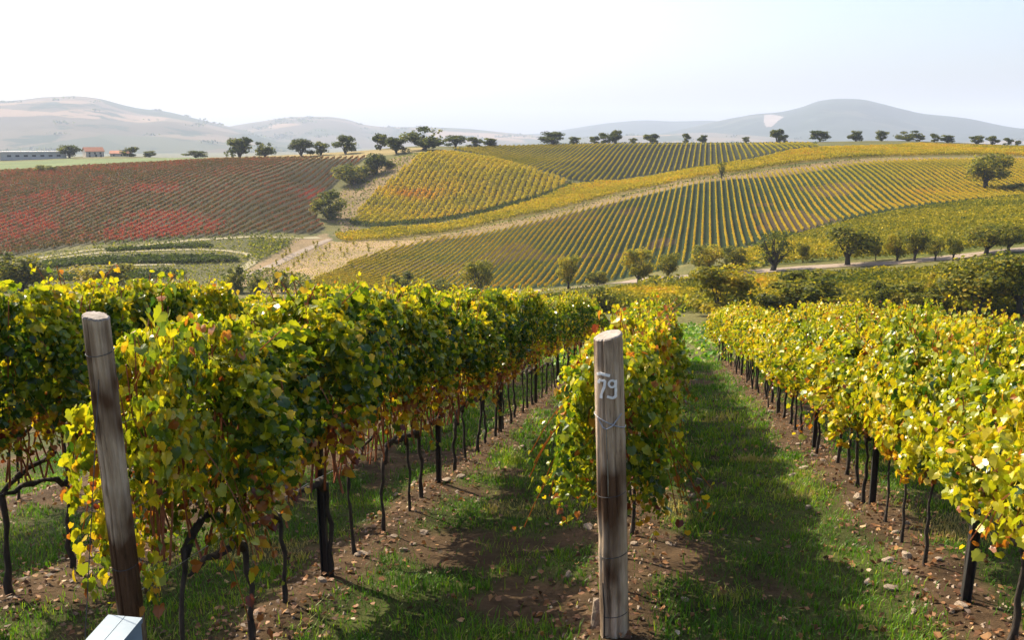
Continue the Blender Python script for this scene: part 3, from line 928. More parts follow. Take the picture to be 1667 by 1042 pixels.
PROTO = {
    'oak': [make_tree('oak_tree', 100 + i, 3800, 0.05, 0.05, 22, 0.05, 0.48, 0.40) for i in range(4)],
    'farm': [make_tree('oak_tree', 140 + i, 1900, 0.075, 0.02, 15, 0.08, 0.5, 0.40) for i in range(4)],
    'near': [make_tree('field_tree', 180 + i, 6000, 0.034, 0.26, 24, 0.2, 0.78, 0.40) for i in range(3)],
    'gold': [make_tree('field_tree', 220 + i, 4200, 0.038, 0.18, 20, 0.5, 0.82, 0.38) for i in range(3)],
    'bush': [make_tree('bush', 260 + i, 5200, 0.042, 0.02, 22, 0.2, 0.75, 0.42, 5, 0.45, 0.025) for i in range(3)],
    'gbush': [make_tree('bush', 300 + i, 6000, 0.038, 0.04, 24, 0.5, 0.82, 0.40, 5, 0.45, 0.025) for i in range(2)],
    'bare': [make_tree('bare_tree', 340, 1500, 0.035, 0.22, 20, 0.1, 0.5, 0.40, 18, 0.7, 0.06)],
}
BY_PROTO = {}


def plant(kind, px, ytop, ybase, wpx, label, cat, group=None, d=None, sink=0.0):
    if d is None:
        p = hit(px, ybase)
    else:
        r = pray(px, 240); p = np.array([r[0], r[1]]) / math.hypot(r[0], r[1]) * d
    D = math.hypot(*p); rr = pray(px, ytop)
    z0 = float(zt(p[0], p[1]))
    ztop = D * rr[2] / math.hypot(rr[0], rr[1])
    h = max(ztop - z0, 0.6) / 0.96
    wd = wpx / FPX * D * 1.10
    pr = PROTO[kind]
    k = BY_PROTO.get(kind, 0); BY_PROTO[kind] = k + 1
    o = dup(pr[k % len(pr)], (p[0], p[1], z0 - sink), random.uniform(0, 6.28), (wd, wd, h))
    tag(o, label, cat, group)
    return o


SKY_G = 'trees along the skyline'
for px, yt, yb, w, d, lab in [
    (112, 236, 258, 34, 655, 'dark pointed tree beside the red-roofed house'),
    (212, 239, 256, 26, 650, 'small grey-green tree right of the red-roofed house'),
    (242, 245, 256, 22, 650, 'faint low tree right of the farm buildings'),
    (318, 245, 258, 34, 560, 'low dark hedge bush on the rim above the red field'),
    (390, 223, 254, 44, 500, 'large round oak, left one of the pair above the red field'),
    (430, 230, 252, 30, 505, 'smaller oak, right one of the pair above the red field'),
    (491, 226, 252, 38, 500, 'round oak left of a smaller one, middle of the rim above the red field'),
    (522, 230, 250, 27, 503, 'smaller round oak touching the right side of a rounder one on the rim'),
    (562, 220, 247, 34, 500, 'lone oak with flat crown and visible trunk above the red field'),
    (619, 216, 241, 25, 510, 'upright dark oak standing left of the tallest tree'),
    (645, 223, 262, 40, 455, 'dark oak at the top of the bushy gully, in front of the tallest tree'),
    (690, 205, 250, 64, 470, 'tallest oak on the skyline with a broad spreading crown'),
    (741, 220, 241, 36, 520, 'dark low tree just right of the tallest oak'),
    (772, 223, 239, 28, 525, 'rounded tree over the left corner of the skyline field'),
    (799, 224, 237, 26, 530, 'second rounded tree over the left corner of the skyline field'),
    (898, 214, 236, 40, 545, 'wide skyline tree with ragged crown over the middle left of the skyline field'),
    (936, 222, 236, 19, 545, 'small round tree right of the wide ragged skyline tree'),
    (968, 221, 235, 18, 545, 'small skyline tree, left one of a row of three'),
    (984, 216, 235, 22, 546, 'skyline tree in the middle of a row of three'),
    (1001, 211, 235, 22, 545, 'tallest skyline tree of a row of three, at its right end'),
    (1030, 224, 234, 14, 545, 'tiny dark bush left of a rounded skyline tree'),
    (1060, 217, 234, 26, 545, 'rounded skyline tree with a tiny bush at its left'),
    (1117, 217, 233, 13, 545, 'slender small skyline tree, lighter than its neighbour'),
    (1144, 219, 233, 15, 545, 'small dark skyline tree with a round head'),
    (1213, 222, 232, 12, 545, 'tiny rounded bush left of the two-trunked skyline tree'),
    (1265, 209, 232, 24, 545, 'taller umbrella-crowned skyline tree below the pale quarry'),
    (1277, 219, 231, 10, 545, 'tiny bush at the right foot of the umbrella-crowned tree'),
    (1333, 212, 230, 31, 545, 'dense domed skyline tree under the slope of the mountain'),
    (1393, 212, 229, 22, 545, 'dark rounded skyline tree under the mountain top'),
    (1435, 212, 229, 19, 545, 'pale green small skyline tree right of the mountain top'),
    (1478, 212, 229, 36, 545, 'wide low skyline tree, broadest under the right mountain slope'),
    (1496, 219, 229, 16, 545, 'grey low bush touching the widest right-hand skyline tree'),
    (1520, 217, 229, 14, 545, 'small round dark tree right of the broad low one'),
    (1542, 219, 230, 22, 545, 'pale greyish bush on the right skyline'),
    (1588, 220, 234, 20, 545, 'dark bush, first of three spaced bushes at the right skyline'),
    (1615, 220, 235, 17, 545, 'dark bush, second of three spaced bushes at the right skyline'),
    (1640, 224, 236, 13, 545, 'dark bush, third of three spaced bushes at the right skyline'),
    (1656, 228, 239, 10, 545, 'tiny brown bush where the skyline meets the picture edge'),
]:
    plant('farm' if w < 30 else 'oak', px, yt, yb, w, lab, 'tree', SKY_G, d, 0.1)

for kind, px, yt, yb, w, lab, cat in [
    ('bush', 74, 268, 280, 28, 'small dark bush alone in the pale green field', 'bush'),
    ('bush', 572, 264, 300, 50, 'olive-green bush in the upper gully between red and golden vines', 'bush'),
    ('oak', 612, 250, 283, 34, 'small dark tree with bare trunk in the upper gully', 'tree'),
    ('bush', 535, 309, 357, 50, 'large dark round bush at the corner of the red field', 'bush'),
    ('bush', 597, 266, 288, 30, 'low bush behind the olive-green one in the upper gully', 'bush'),
    ('bush', 632, 258, 272, 24, 'low bush below the oak at the head of the gully', 'bush'),
    ('bare', 1175, 263, 291, 16, 'bare dead snag standing on the pale band above the striped field', 'tree'),
    ('near', 1605, 249, 308, 66, 'lone dark oak standing in the striped field at the right', 'tree'),
    ('bush', 1655, 298, 312, 40, 'dark bush at the right picture edge below the lone oak', 'bush'),
    ('bare', 1258, 374, 441, 66, 'thin-leaved dark brown tree beside the valley track', 'tree'),
    ('near', 1307, 395, 427, 20, 'slim young tree right of the thin-leaved brown tree', 'tree'),
    ('near', 1380, 366, 432, 80, 'broad oak with stout leaning trunk on the valley track', 'tree'),
    ('near', 1425, 392, 424, 16, 'thin sapling right of the broad oak by the track', 'tree'),
    ('gold', 1460, 377, 426, 38, 'yellow-leaved slender tree by the track', 'tree'),
    ('near', 1488, 372, 426, 40, 'green tree with slim trunk, right of the yellow-leaved one', 'tree'),
    ('near', 1522, 387, 425, 26, 'small dark tree in the middle of the line by the track', 'tree'),
    ('near', 1551, 383, 424, 28, 'narrow dark tree with drooping crown, left of the wide paired oaks', 'tree'),
    ('near', 1606, 367, 414, 64, 'wide dark oak, left one of the pair at the right end of the track', 'tree'),
    ('near', 1642, 365, 412, 44, 'dark oak, right one of the pair at the right end of the track', 'tree'),
    ('gold', 1040, 404, 461, 56, 'golden-green round tree with straight trunk by the track', 'tree'),
    ('near', 1088, 411, 457, 38, 'small green tree right of the golden-green one by the track', 'tree'),
    ('gold', 1150, 394, 446, 62, 'yellow-green bushy tree at the corner of the striped field', 'tree'),
    ('near', 1195, 400, 444, 40, 'dark green tree between the yellow-green tree and the brown one', 'tree'),
    ('gold', 925, 414, 471, 40, 'pale green tree with thin crown before the striped field', 'tree'),
    ('bush', 972, 440, 464, 34, 'low green shrub between two trees at the foot of the striped field', 'bush'),
    ('near', 780, 424, 482, 56, 'dark thin tree with forked trunk before the striped field', 'tree'),
    ('bush', 722, 455, 482, 60, 'brownish low shrub left of the forked dark tree', 'bush'),
    ('bush', 655, 442, 478, 40, 'dark green shrub at the lower left of the striped field', 'bush'),
    ('gbush', 1172, 430, 516, 116, 'large yellow-green bushy tree behind the end of the vines', 'tree'),
    ('bush', 1300, 440, 512, 122, 'large dark bush under the slope, right of the yellow-green one', 'bush'),
    ('bush', 976, 467, 508, 62, 'dark round bush behind the numbered post', 'bush'),
    ('bush', 1432, 458, 514, 44, 'narrow dark bush with rusty side in the valley', 'bush'),
    ('bush', 1486, 462, 514, 84, 'low spreading dark bush left of the big trees at the right', 'bush'),
    ('near', 1592, 412, 516, 120, 'big dark tree at the right behind the sunny vines', 'tree'),
    ('near', 1660, 410, 514, 90, 'big dark tree at the right picture edge behind the sunny vines', 'tree'),
    ('gbush', 1540, 428, 505, 66, 'olive bushy tree leaning against the big dark trees', 'tree'),
    ('bush', 35, 408, 472, 78, 'bushy tree at the left edge above the vine tops', 'tree'),
    ('gbush', 176, 428, 474, 92, 'orange-brown bush above the vine tops, in front of the terraces', 'bush'),
    ('bush', 385, 432, 476, 28, 'thin dry shrub beside the dirt road', 'bush'),
    ('bush', 458, 440, 476, 26, 'small dark shrub at the bottom of the bare slope', 'bush'),
    ('bush', 418, 446, 476, 24, 'low weedy shrub between the dry and the dark one', 'bush'),
]:
    plant(kind, px, yt, yb, w, lab, cat, None, None, 0.1)
for pr in PROTO.values():            # prototypes stand far below the land: remove them, their copies stay
    for o in pr:
        for c in KIDS[o.name]: bpy.data.objects.remove(c)
        bpy.data.objects.remove(o)

# young staked vines on the bare slope
ypts = [(140, 345), (180, 290), (240, 230), (90, 385), (350, 315), (390, 275), (430, 240), (465, 190), (575, 110), (600, 265), (635, 215), (660, 155), (695, 135), (835, 210), (865, 175),
        (925, 100), (1075, 170), (1145, 285), (1250, 240), (910, 345), (310, 180), (1060, 120), (540, 95), (1400, 205), (1330, 225), (1520, 60), (1340, 95), (1480, 190), (1180, 240), (800, 160), (560, 150), (270, 205), (1560, 160), (1300, 200)]
YW = simple('stake_wood', (0.10, 0.07, 0.05), (0.2, 0.15, 0.1), 5)
yproto = []
for i in range(4):
    r_ = empty('young_vine', (0, 0, -500))
    s_ = MB(); V, Fq = tube([(0, 0, -0.1), (0.01, 0, 0.8), (0, 0.02, 1.6)], [0.05, 0.045, 0.04], 5); s_.add(V, Fq)
    kid(r_, s_.build('stake', YW))
    n = 46
    c = np.stack([rng.normal(0, 0.22, n), rng.normal(0, 0.22, n), rng.uniform(0.35, 1.9, n)], 1)
    V, Fq = cards(c, rng.uniform(0.2, 0.36, n)); f_ = MB(); f_.add(V, Fq, np.repeat(rng.uniform(0.35, 0.75, n), 4))
    kid(r_, f_.build('foliage', FIELD))
    yproto.append(r_)
for k, (zx, zy) in enumerate(ypts):
    p = hit(420 + zx / 5.95, 380 + zy / 5.95 + 3)
    o = dup(yproto[k % 4], (p[0], p[1], float(zt(*p))), random.uniform(0, 6), (1, 1, random.uniform(0.8, 1.2)))
    tag(o, 'young staked vine with yellow-green leaves standing on the bare tan slope', 'young vine', 'young vines on the bare slope')
for o in yproto:
    for c in KIDS[o.name]: bpy.data.objects.remove(c)
    bpy.data.objects.remove(o)


# ------------------------------------------------------------------ farm buildings on the left rim
def at_d(px, d):
    r = pray(px, 250); k = d / math.hypot(r[0], r[1])
    return r[0] * k, r[1] * k


def gable(name, px, d, wpx, hpx, depth, label, wallm, roofm, roof_h, windows, yaw=0.0):
    x, y = at_d(px, d); z = float(zt(x, y))
    s = d / FPX
    W, H = wpx * s, hpx * s
    root = empty(name, (x, y, z - 0.3), -math.atan2(x, y) + yaw)
    w_ = MB(); V, Fq = box(0, 0, H / 2, W, depth, H); w_.add(V, Fq)
    V = [(-W / 2, -depth / 2, H), (-W / 2, depth / 2, H), (-W / 2, 0, H + roof_h), (W / 2, -depth / 2, H), (W / 2, depth / 2, H), (W / 2, 0, H + roof_h)]
    w_.add(V, [np.array([(0, 2, 1), (3, 4, 5)])])
    w_.build('wall', wallm, root)
    e = 0.5
    rf = MB()
    for sg in (-1, 1):
        a = np.array([(-W / 2 - e, sg * (depth / 2 + e), H - e * 2 * roof_h / depth + 0.05), (W / 2 + e, sg * (depth / 2 + e), H - e * 2 * roof_h / depth + 0.05), (W / 2 + e, 0, H + roof_h + 0.05), (-W / 2 - e, 0, H + roof_h + 0.05)])
        b = a + np.array([0, 0, 0.22])
        rf.add(np.concatenate([a, b]), np.array([(0, 1, 2, 3), (7, 6, 5, 4), (0, 4, 5, 1), (1, 5, 6, 2), (2, 6, 7, 3), (3, 7, 4, 0)]))
    roof = rf.build('roof', roofm, root)
    c_ = MB(); V, Fq = box(W * 0.2, depth * 0.12, H + roof_h * 0.95, 0.6, 0.6, 1.4); c_.add(V, Fq); c_.build('chimney', wallm, roof)
    for (fx, fz, ww, hh) in windows:
        m_ = MB(); V, Fq = box(fx * W, -depth / 2 - 0.02, fz * H, ww, 0.14, hh); m_.add(V, Fq)
        m_.build('window' if hh < 2 else 'door', GLASSM, root)
    tag(root, label, 'house' if 'house' in name else 'building')
    return root


gable('farm_house', 152, 668, 25, 9, 8, 'cream farmhouse with terracotta roof on the left skyline', WALLM, ROOFM, 2.4, [(-0.3, 0.68, 1, 1.3), (0, 0.68, 1, 1.3), (0.3, 0.68, 1, 1.3), (-0.3, 0.25, 1, 1.3), (0.05, 0.22, 1.2, 2.3), (0.32, 0.25, 1, 1.3)], 0.25)
gable('farm_house', 196, 675, 26, 5, 8, 'low pale house with reddish roof right of the farmhouse', WALLM, ROOFM, 1.7, [(-0.3, 0.5, 1, 1.1), (0.1, 0.5, 1, 1.1)], -0.15)
x, y = at_d(52, 660); z = float(zt(x, y))
shed = empty('farm_shed', (x, y, z - 0.3), -math.atan2(x, y) + 0.05)
m_ = MB(); V, Fq = box(0, 0, 2.3, 38, 12, 4.6); m_.add(V, Fq); m_.build('wall', SHEDM, shed)
m_ = MB(); V, Fq = box(0, 0, 5.0, 39, 13, 0.75); m_.add(V, Fq); m_.build('roof', FASCIA, shed)
m_ = MB(); V, Fq = box(-18.3, -6.02, 2.3, 1.8, 0.2, 4.5); m_.add(V, Fq); m_.build('door', WALLM, shed)
for k in range(7):
    m_ = MB(); V, Fq = box(-13 + k * 4.6, -6.02, 2.6, 2.2, 0.16, 1.1); m_.add(V, Fq); m_.build('window', GLASSM, shed)
tag(shed, 'long low pale grey shed with white roof edge at the far left', 'shed')

# ------------------------------------------------------------------ foreground: grapevines
HT = {0: 1.8, 1: 1.85, 2: 1.93, 3: 1.75, 4: 1.56, 5: 1.6}


def vine_foliage(style, seed, hi, height, length=0.6):
    g = np.random.default_rng(seed)
    global rng
    sv = rng; rng = g
    n = 4900 if hi else 2000
    x = g.uniform(-length / 2 - 0.15, length / 2 + 0.15, n)
    zlo = {'end': 0.56, 'green': 0.80, 'mixed': 0.72, 'yellow': 0.66}[style]
    u = g.beta({'green': 1.9}.get(style, 1.55), 1.0, n)
    z = zlo + (height - zlo) * u
    half = 0.10 + 0.20 * np.sin(np.clip(u * 0.85 + 0.12, 0, 1) * math.pi) ** 0.7
    side = g.choice([-1.0, 1.0], n)
    lump = 0.55 + 0.85 * vnoise(x * 3.1 + seed, z * 3.1, seed)
    y = side * half * lump * np.sqrt(g.uniform(0.05, 1.0, n))
    keep = vnoise(x * 6.5 + 3 * seed, z * 6.5 + side * 7, seed + 3) + 0.35 * vnoise(x * 15, z * 15 + side * 5, seed + 4) > 0.54
    x, y, z, side, u = x[keep], y[keep], z[keep], side[keep], u[keep]
    # hanging and upright shoots
    stems = []
    for k in range(16 if style == 'end' else 9):
        sx = g.uniform(-length / 2, length / 2); m = 14
        if k < 5:      # above the trimmed top
            zz = np.linspace(height - 0.15, height + g.uniform(0.0, 0.19), m); yy = g.normal(0, 0.05) + np.linspace(0, g.normal(0, 0.14), m)
        else:          # drooping at the flank
            sg = g.choice([-1, 1]); zh = g.uniform(0.85, height - 0.2); s_ = np.linspace(0, 1, m); zz = zh - s_ ** 2 * g.uniform(0.15, 0.5) + 0.1 * s_; yy = sg * (0.2 + s_ * g.uniform(0.12, 0.30) * (1.3 if style == 'end' else 1)); zz = np.maximum(zz - (0.3 * s_ if style == 'end' else 0), 0.35 if style == 'end' else (0.72 if style == 'green' else 0.62))
        x = np.concatenate([x, sx + g.normal(0, 0.03, m)]); y = np.concatenate([y, yy + g.normal(0, 0.03, m)]); z = np.concatenate([z, zz])
        stems.append(tube(np.stack([np.full(m, sx), yy, zz], 1)[::3] if k >= 5 else np.stack([np.full(m, sx), yy, zz], 1)[::4], 0.0028, 4))
        side = np.concatenate([side, np.sign(yy + 1e-6)]); u = np.concatenate([u, (zz - zlo) / (height - zlo)])
    n = len(x)
    C = np.stack([x, y, z], 1)
    nr = unit(np.stack([g.normal(0, 0.65, n), side * 0.6 + g.normal(0, 0.55, n), 0.35 + g.normal(0, 0.6, n)], 1))
    tip = np.stack([g.normal(0, 0.55, n), side * 0.25 + g.normal(0, 0.35, n), -0.9 + g.normal(0, 0.45, n)], 1)
    size = (0.019 + 0.036 * g.random(n) ** 1.3) * (1 if hi else 1.15)
    patch = vnoise(x * 2.3 + seed * 1.7, z * 2.3, seed + 11)
    if style == 'green':
        t = 0.18 + 0.27 * patch + 0.26 * np.clip(u - 0.72, 0, 1) / 0.28 + g.normal(0, 0.10, n)
        sp = g.uniform(0, 1, n); t = np.where(sp > 0.76, g.uniform(0.5, 0.82, n), t)
        t = np.where((sp < 0.6) & (u < 0.24 + 0.16 * patch), g.uniform(0.72, 1.0, n), t)
    elif style in ('mixed', 'end'):
        t = 0.36 + 0.26 * patch + 0.10 * u + g.normal(0, 0.13, n)
        sp = g.uniform(0, 1, n); t = np.where(sp > 0.95, g.uniform(0.82, 1.0, n), t); t = np.where((sp < 0.4) & (u < 0.12), g.uniform(0.75, 1.0, n), t)
    else:
        t = 0.49 + 0.24 * patch + 0.04 * u + g.normal(0, 0.09, n)
        sp = g.uniform(0, 1, n); t = np.where(sp > 0.98, g.uniform(0.82, 1.0, n), t); t = np.where(sp < 0.08, g.uniform(0.1, 0.35, n), t)
        t = np.where((sp < 0.5) & (u < 0.06 + 0.1 * patch), g.uniform(0.75, 1.0, n), t)
    V, Fq, k = leaves(C, tip, nr, size, *((LV_HI, LF_HI) if hi else (LV_LO, LF_LO)))
    mb = MB(); mb.add(V, Fq, np.repeat(np.clip(t, 0, 1), k))
    for sv_, sf_ in stems: mb.add(sv_, sf_, 0.93)
    rng = sv
    return mb


def vine_trunk(seed, length=0.6):
    g = np.random.default_rng(seed)
    mb = MB()
    z = np.linspace(-0.12, 0.60, 9)
    wx = np.cumsum(g.normal(0, 0.012, 9)); wy = np.cumsum(g.normal(0, 0.009, 9)); wx -= wx[0]; wy -= wy[0]
    r = np.interp(z, [-0.12, 0, 0.1, 0.5, 0.6], [0.026, 0.021, 0.014, 0.012, 0.017]) * g.uniform(0.85, 1.2) * (1 + 0.16 * g.normal(size=9))
    V, Fq = tube(np.stack([wx, wy, z], 1), r, 8); mb.add(V, Fq)
    sg = g.choice([-1, 1]); m = 7
    s = np.linspace(0, 1, m)
    px = wx[-1] + sg * s * (length - 0.05); py = wy[-1] * (1 - s) + g.normal(0, 0.012, m); pz = 0.58 + 0.12 * np.sqrt(s) + g.normal(0, 0.012, m)
    arm = MB(); V, Fq = tube(np.stack([px, py, pz], 1), np.linspace(0.024, 0.011, m) * (1 + 0.2 * g.normal(size=m)), 7); arm.add(V, Fq)
    return mb, arm


def vine_canes(seed, height, length=0.6):
    g = np.random.default_rng(seed)
    mb = MB()
    for i in range(13):
        x0 = g.uniform(-length / 2, length / 2); m = 5
        s = np.linspace(0, 1, m)
        top = g.uniform(0.75, 1.05) * (height - 0.62)
        V, Fq = tube(np.stack([x0 + np.cumsum(g.normal(0, 0.05, m)), np.cumsum(g.normal(0, 0.045, m)), 0.64 + top * s], 1), np.linspace(0.0065, 0.003, m), 4)
        mb.add(V, Fq)
    return mb


VP = {}
AXR = math.pi / 2 - PHI               # local +X runs down the row


def vine_protos(style, height, seed, nhi=6, nlo=4):
    out = {'hi': [], 'lo': []}
    for q, n in (('hi', nhi), ('lo', nlo)):
        for i in range(n):
            s = seed + i + (0 if q == 'hi' else 50)
            root = empty('grapevine', (0, 0, -500))
            tb, arm = vine_trunk(s)
            tk = kid(root, tb.build('trunk', BARK, smooth=True))
            a = arm.build('arm', BARK, smooth=True); a.parent = tk; KIDS.setdefault(tk.name, []).append(a)
            if q == 'hi' or i % 2 == 0:
                kid(root, vine_canes(s, height).build('canes', CANE))
            kid(root, vine_foliage(style, s, q == 'hi', height).build('foliage', VINE))
            out[q].append(root)
    return out


VP['end'] = vine_protos('end', 1.52, 900, 4, 1)
VP['green'] = vine_protos('green', 1.76, 500)
VP['mixed'] = vine_protos('mixed', 1.52, 600)
VP['yellow'] = vine_protos('yellow', 1.38, 700)
ROWINFO = {0: ('green', 3.2, 1.08, 'third row left of the numbered post'), 1: ('green', 3.0, 1.08, 'second row left of the numbered post'),
           2: ('green', 3.5, 1.0, 'row starting at the leaning post'), 3: ('mixed', 5.1, 1.0, 'row behind the numbered post'),
           4: ('yellow', 2.7, 1.0, 'sunny row right of the numbered post'), 5: ('yellow', 3.2, 1.0, 'second row right of the numbered post')}
ENDT = {0: 30.5, 1: 30.5, 2: 30.5, 3: 29.0, 4: 28.0, 5: 27.0}
for rI, l in enumerate(ROWS):
    style, t0, hs, where = ROWINFO[rI]
    t = t0; k = 0
    while t < ENDT[rI]:
        q = 'hi' if (t < 13 and 1 <= rI <= 4) else 'lo'
        pr = VP['end' if (rI in (2, 3) and k < (1 if rI == 2 else 2)) else style][q]
        x, y = tl_xy(t, l + random.gauss(0, 0.03))
        sh = hs * random.uniform(0.90, 1.07) * (1.2 if (rI == 2 and k < 1) else 1)
        flip = math.pi if random.random() < 0.5 else 0.0
        o = dup(pr[random.randrange(len(pr))], (x, y, float(zt(x, y))), AXR + flip, (1.0, random.uniform(0.8, 1.3), sh))
        k += 1
        colour = 'yellow-leaved' if (rI == 2 and k < 3) else {'green': 'dark green', 'mixed': 'yellow-green', 'yellow': 'yellow'}[style]
        tag(o, f'{colour} grapevine, {ordinal(k)} along the {where}', 'grapevine', 'grapevines in the near rows')
        t += 0.6 * random.uniform(0.9, 1.1)
for d_ in VP.values():
    for lst in d_.values():
        for o in lst:
            for c in KIDS[o.name]:
                for g_ in KIDS.get(c.name, []): bpy.data.objects.remove(g_)
                bpy.data.objects.remove(c)
            bpy.data.objects.remove(o)


# ------------------------------------------------------------------ steel posts and wires
def post_mesh(h):
    mb = MB()
    a, b, th = 0.05, 0.035, 0.006
    prof = [(-a / 2, -b / 2), (-a / 2, b / 2), (-a / 2 + th, b / 2), (-a / 2 + th, -b / 2 + th), (a / 2 - th, -b / 2 + th), (a / 2 - th, b / 2), (a / 2, b / 2), (a / 2, -b / 2)]
    n = len(prof)
    V = [(x, y, -0.2) for x, y in prof] + [(x, y, h) for x, y in prof]
    Fs = np.array([(i, n + i, n + (i + 1) % n, (i + 1) % n) for i in range(n)])
    mb.add(V, [Fs, np.array([[n + i for i in range(n)][::-1]])])
    return mb


PN = {1: 'second row left of the numbered post', 2: 'row starting at the leaning post', 3: 'row behind the numbered post', 4: 'sunny row right of the numbered post'}
pm = post_mesh(1.72)
pproto = pm.build('trellis_post', STEEL, loc=(0, 0, -500))
for rI, ts in {1: [4.42, 8.6, 12.8, 17.0, 21.2, 25.4], 2: [5.25, 8.25, 11.6, 15.0, 18.4, 21.8, 25.2, 28.6], 3: [8.5, 11.9, 15.3, 18.7, 22.1, 25.5], 4: [5.05, 7.35, 10.2, 13.4, 16.6, 19.8, 23.0, 26.2]}.items():
    for k, t in enumerate(ts):
        x, y = tl_xy(t, ROWS[rI])
        o = pproto.copy(); COL.objects.link(o)
        o.location = (x, y, float(zt(x, y))); o.rotation_euler = (random.gauss(0, 0.012), random.gauss(0, 0.012), AXR + math.pi / 2)
        o.scale = (0.95, 0.95, HT[rI] / 1.8 * 0.84)
        tag(o, f'dark steel trellis post, {ordinal(k + 1)} along the {PN[rI]}', 'post', 'steel posts in the near rows')
bpy.data.objects.remove(pproto)
for rI in (1, 2, 3, 4):
    t0 = ROWINFO[rI][1]; ts = np.arange(t0 + (0.0 if rI in (1, 4) else -0.35), ENDT[rI] - 0.5, 0.9)
    for nm, hz in (('lowest', 0.66), ('middle', 1.0), ('upper', 1.35)):
        x, y = tl_xy(ts, ROWS[rI] + 0.03)
        zz = zt(x, y); zz = np.convolve(np.pad(zz, 2, mode='edge'), np.ones(5) / 5, 'valid') + hz * (HT[rI] / 1.85)
        V, Fq = tube(np.stack([x, y, zz], 1), 0.0022, 5)
        mb = MB(); mb.add(V, Fq)
        tag(mb.build('trellis_wire', WIREM), f'{nm} thin steel wire running through the {PN[rI]}', 'wire', 'trellis wires')


# ------------------------------------------------------------------ wooden end posts
def wood_post(seed, h, r0, r1, slant, rough=1.0):
    g = np.random.default_rng(seed)
    n, m = 150, 60
    th = np.arange(n) * 2 * math.pi / n
    V = []
    ph1 = g.uniform(0, 6, 4)
    kn = [(g.uniform(0.2, h - 0.2), g.uniform(3.6, 5.9), g.choice([-1.2, 1.0])) for _ in range(7)]
    for j in range(m):
        f = j / (m - 1); z = -0.3 + (h + 0.3) * f
        r = r0 + (r1 - r0) * f
        rr = r * (1 + 0.035 * np.sin(2 * th + ph1[0] + z * 0.6) + 0.02 * np.sin(5 * th + ph1[1] + z * 2) + 0.012 * np.sin(11 * th + ph1[2] + 3 * z))
        rr = rr - r * 0.20 * sstep(0.25, 0.5, fbm(z * 1.7 + 5, 0.3, seed)) * np.exp(-((th - (4.35 + 0.08 * math.sin(z * 3))) / 0.07) ** 2) - r * 0.18 * sstep(0.3, 0.55, fbm(z * 1.3 + 9, 0.7, seed)) * np.exp(-((th - (5.1 + 0.06 * math.sin(z * 2.3))) / 0.06) ** 2)
        rr = rr * (1 + rough * (0.10 * (fbm(3 * np.cos(th) + 20, 3 * np.sin(th) + 1.5 * z + 20, seed) - 0.5) + 0.05 * (vnoise(th * 9, z * 1.2 * np.ones(n), seed + 1) - 0.5)))
        for kz, ka, kr in kn:
            rr = rr + r * 0.10 * np.exp(-(((th - ka) / 0.35) ** 2 + ((z - kz) / 0.045) ** 2)) * kr
        zz = z + (slant * np.cos(th - 0.6) * r if j == m - 1 else 0) * np.ones(n)
        V.append(np.stack([rr * np.cos(th), rr * np.sin(th), zz], 1))
    V = np.concatenate(V)
    Fq = np.array([(j * n + i, j * n + (i + 1) % n, (j + 1) * n + (i + 1) % n, (j + 1) * n + i) for j in range(m - 1) for i in range(n)])
    top = V[-n:]
    ins = top * np.array([0.9, 0.9, 1]) + np.array([0, 0, 0.006])
    k = len(V)
    V = np.concatenate([V, ins, [[0, 0, h + 0.008]]])
    F2 = np.array([((m - 1) * n + i, (m - 1) * n + (i + 1) % n, k + (i + 1) % n, k + i) for i in range(n)])
    F3 = np.array([(k + i, k + (i + 1) % n, k + n) for i in range(n)])
    mb = MB(); mb.add(V[:k], [Fq])
    cap = MB(); cap.add(np.concatenate([top, ins, [[0, 0, h + 0.008]]]), [F2 - (m - 1) * n * (F2 < k) - (k - n) * (F2 >= k), F3 - k + n])
    return mb, cap


def ring_wire(z, r, thick=0.003, tilt=0.0, a0=0, a1=2 * math.pi, n=36):
    th = np.linspace(a0, a1, n)
    return tube(np.stack([r * np.cos(th), r * np.sin(th), z + tilt * np.cos(th)], 1), thick, 5)


# the numbered post
pr_ = pray(1000, 1035); k_ = 4.36 / (pr_[0] * TV[0] + pr_[1] * TV[1])
bx_, by_ = pr_[0] * k_, pr_[1] * k_
P79 = (bx_, by_, float(zt(bx_, by_)))
yaw79 = -math.atan2(bx_, by_)          # local -Y faces the camera
dT = by_
rt = pray(990, 545); ztop = math.hypot(bx_, by_) * rt[2] / math.hypot(rt[0], rt[1])
H79 = ztop - P79[2]
R79 = 0.5 * 46 / FPX * math.sqrt(bx_ ** 2 + by_ ** 2 + (ztop - 0.6) ** 2)
print('post79', P79, H79, R79)
post79 = empty('wooden_post', P79)
post79.rotation_mode = 'QUATERNION'
TOP79 = np.array([rt[0], rt[1], rt[2]]) / math.hypot(rt[0], rt[1]) * (math.hypot(bx_, by_) - 0.02)
post79.rotation_quaternion = Vector((0, 0, 1)).rotation_difference(Vector(TOP79 - np.array(P79))) @ Matrix.Rotation(yaw79, 4, 'Z').to_quaternion()

for mb_, nm_, mt_ in zip(wood_post(3, H79, R79 * 1.02, R79 * 0.94, 0.22), ('shaft', 'cut_top'), (WOOD, CUTM)):
    mb_.build(nm_, mt_, post79, smooth=nm_ == 'shaft')
tag(post79, 'upright weathered wooden post with the white painted number 79', 'post', 'wooden end posts')


def on_post(u, v, lift):
    """u = metres round the post from its camera-facing line, v = metres up"""
    a = -math.pi / 2 + u / R79
    r = R79 * 1.0 + lift
    return (r * math.cos(a), r * math.sin(a), v)


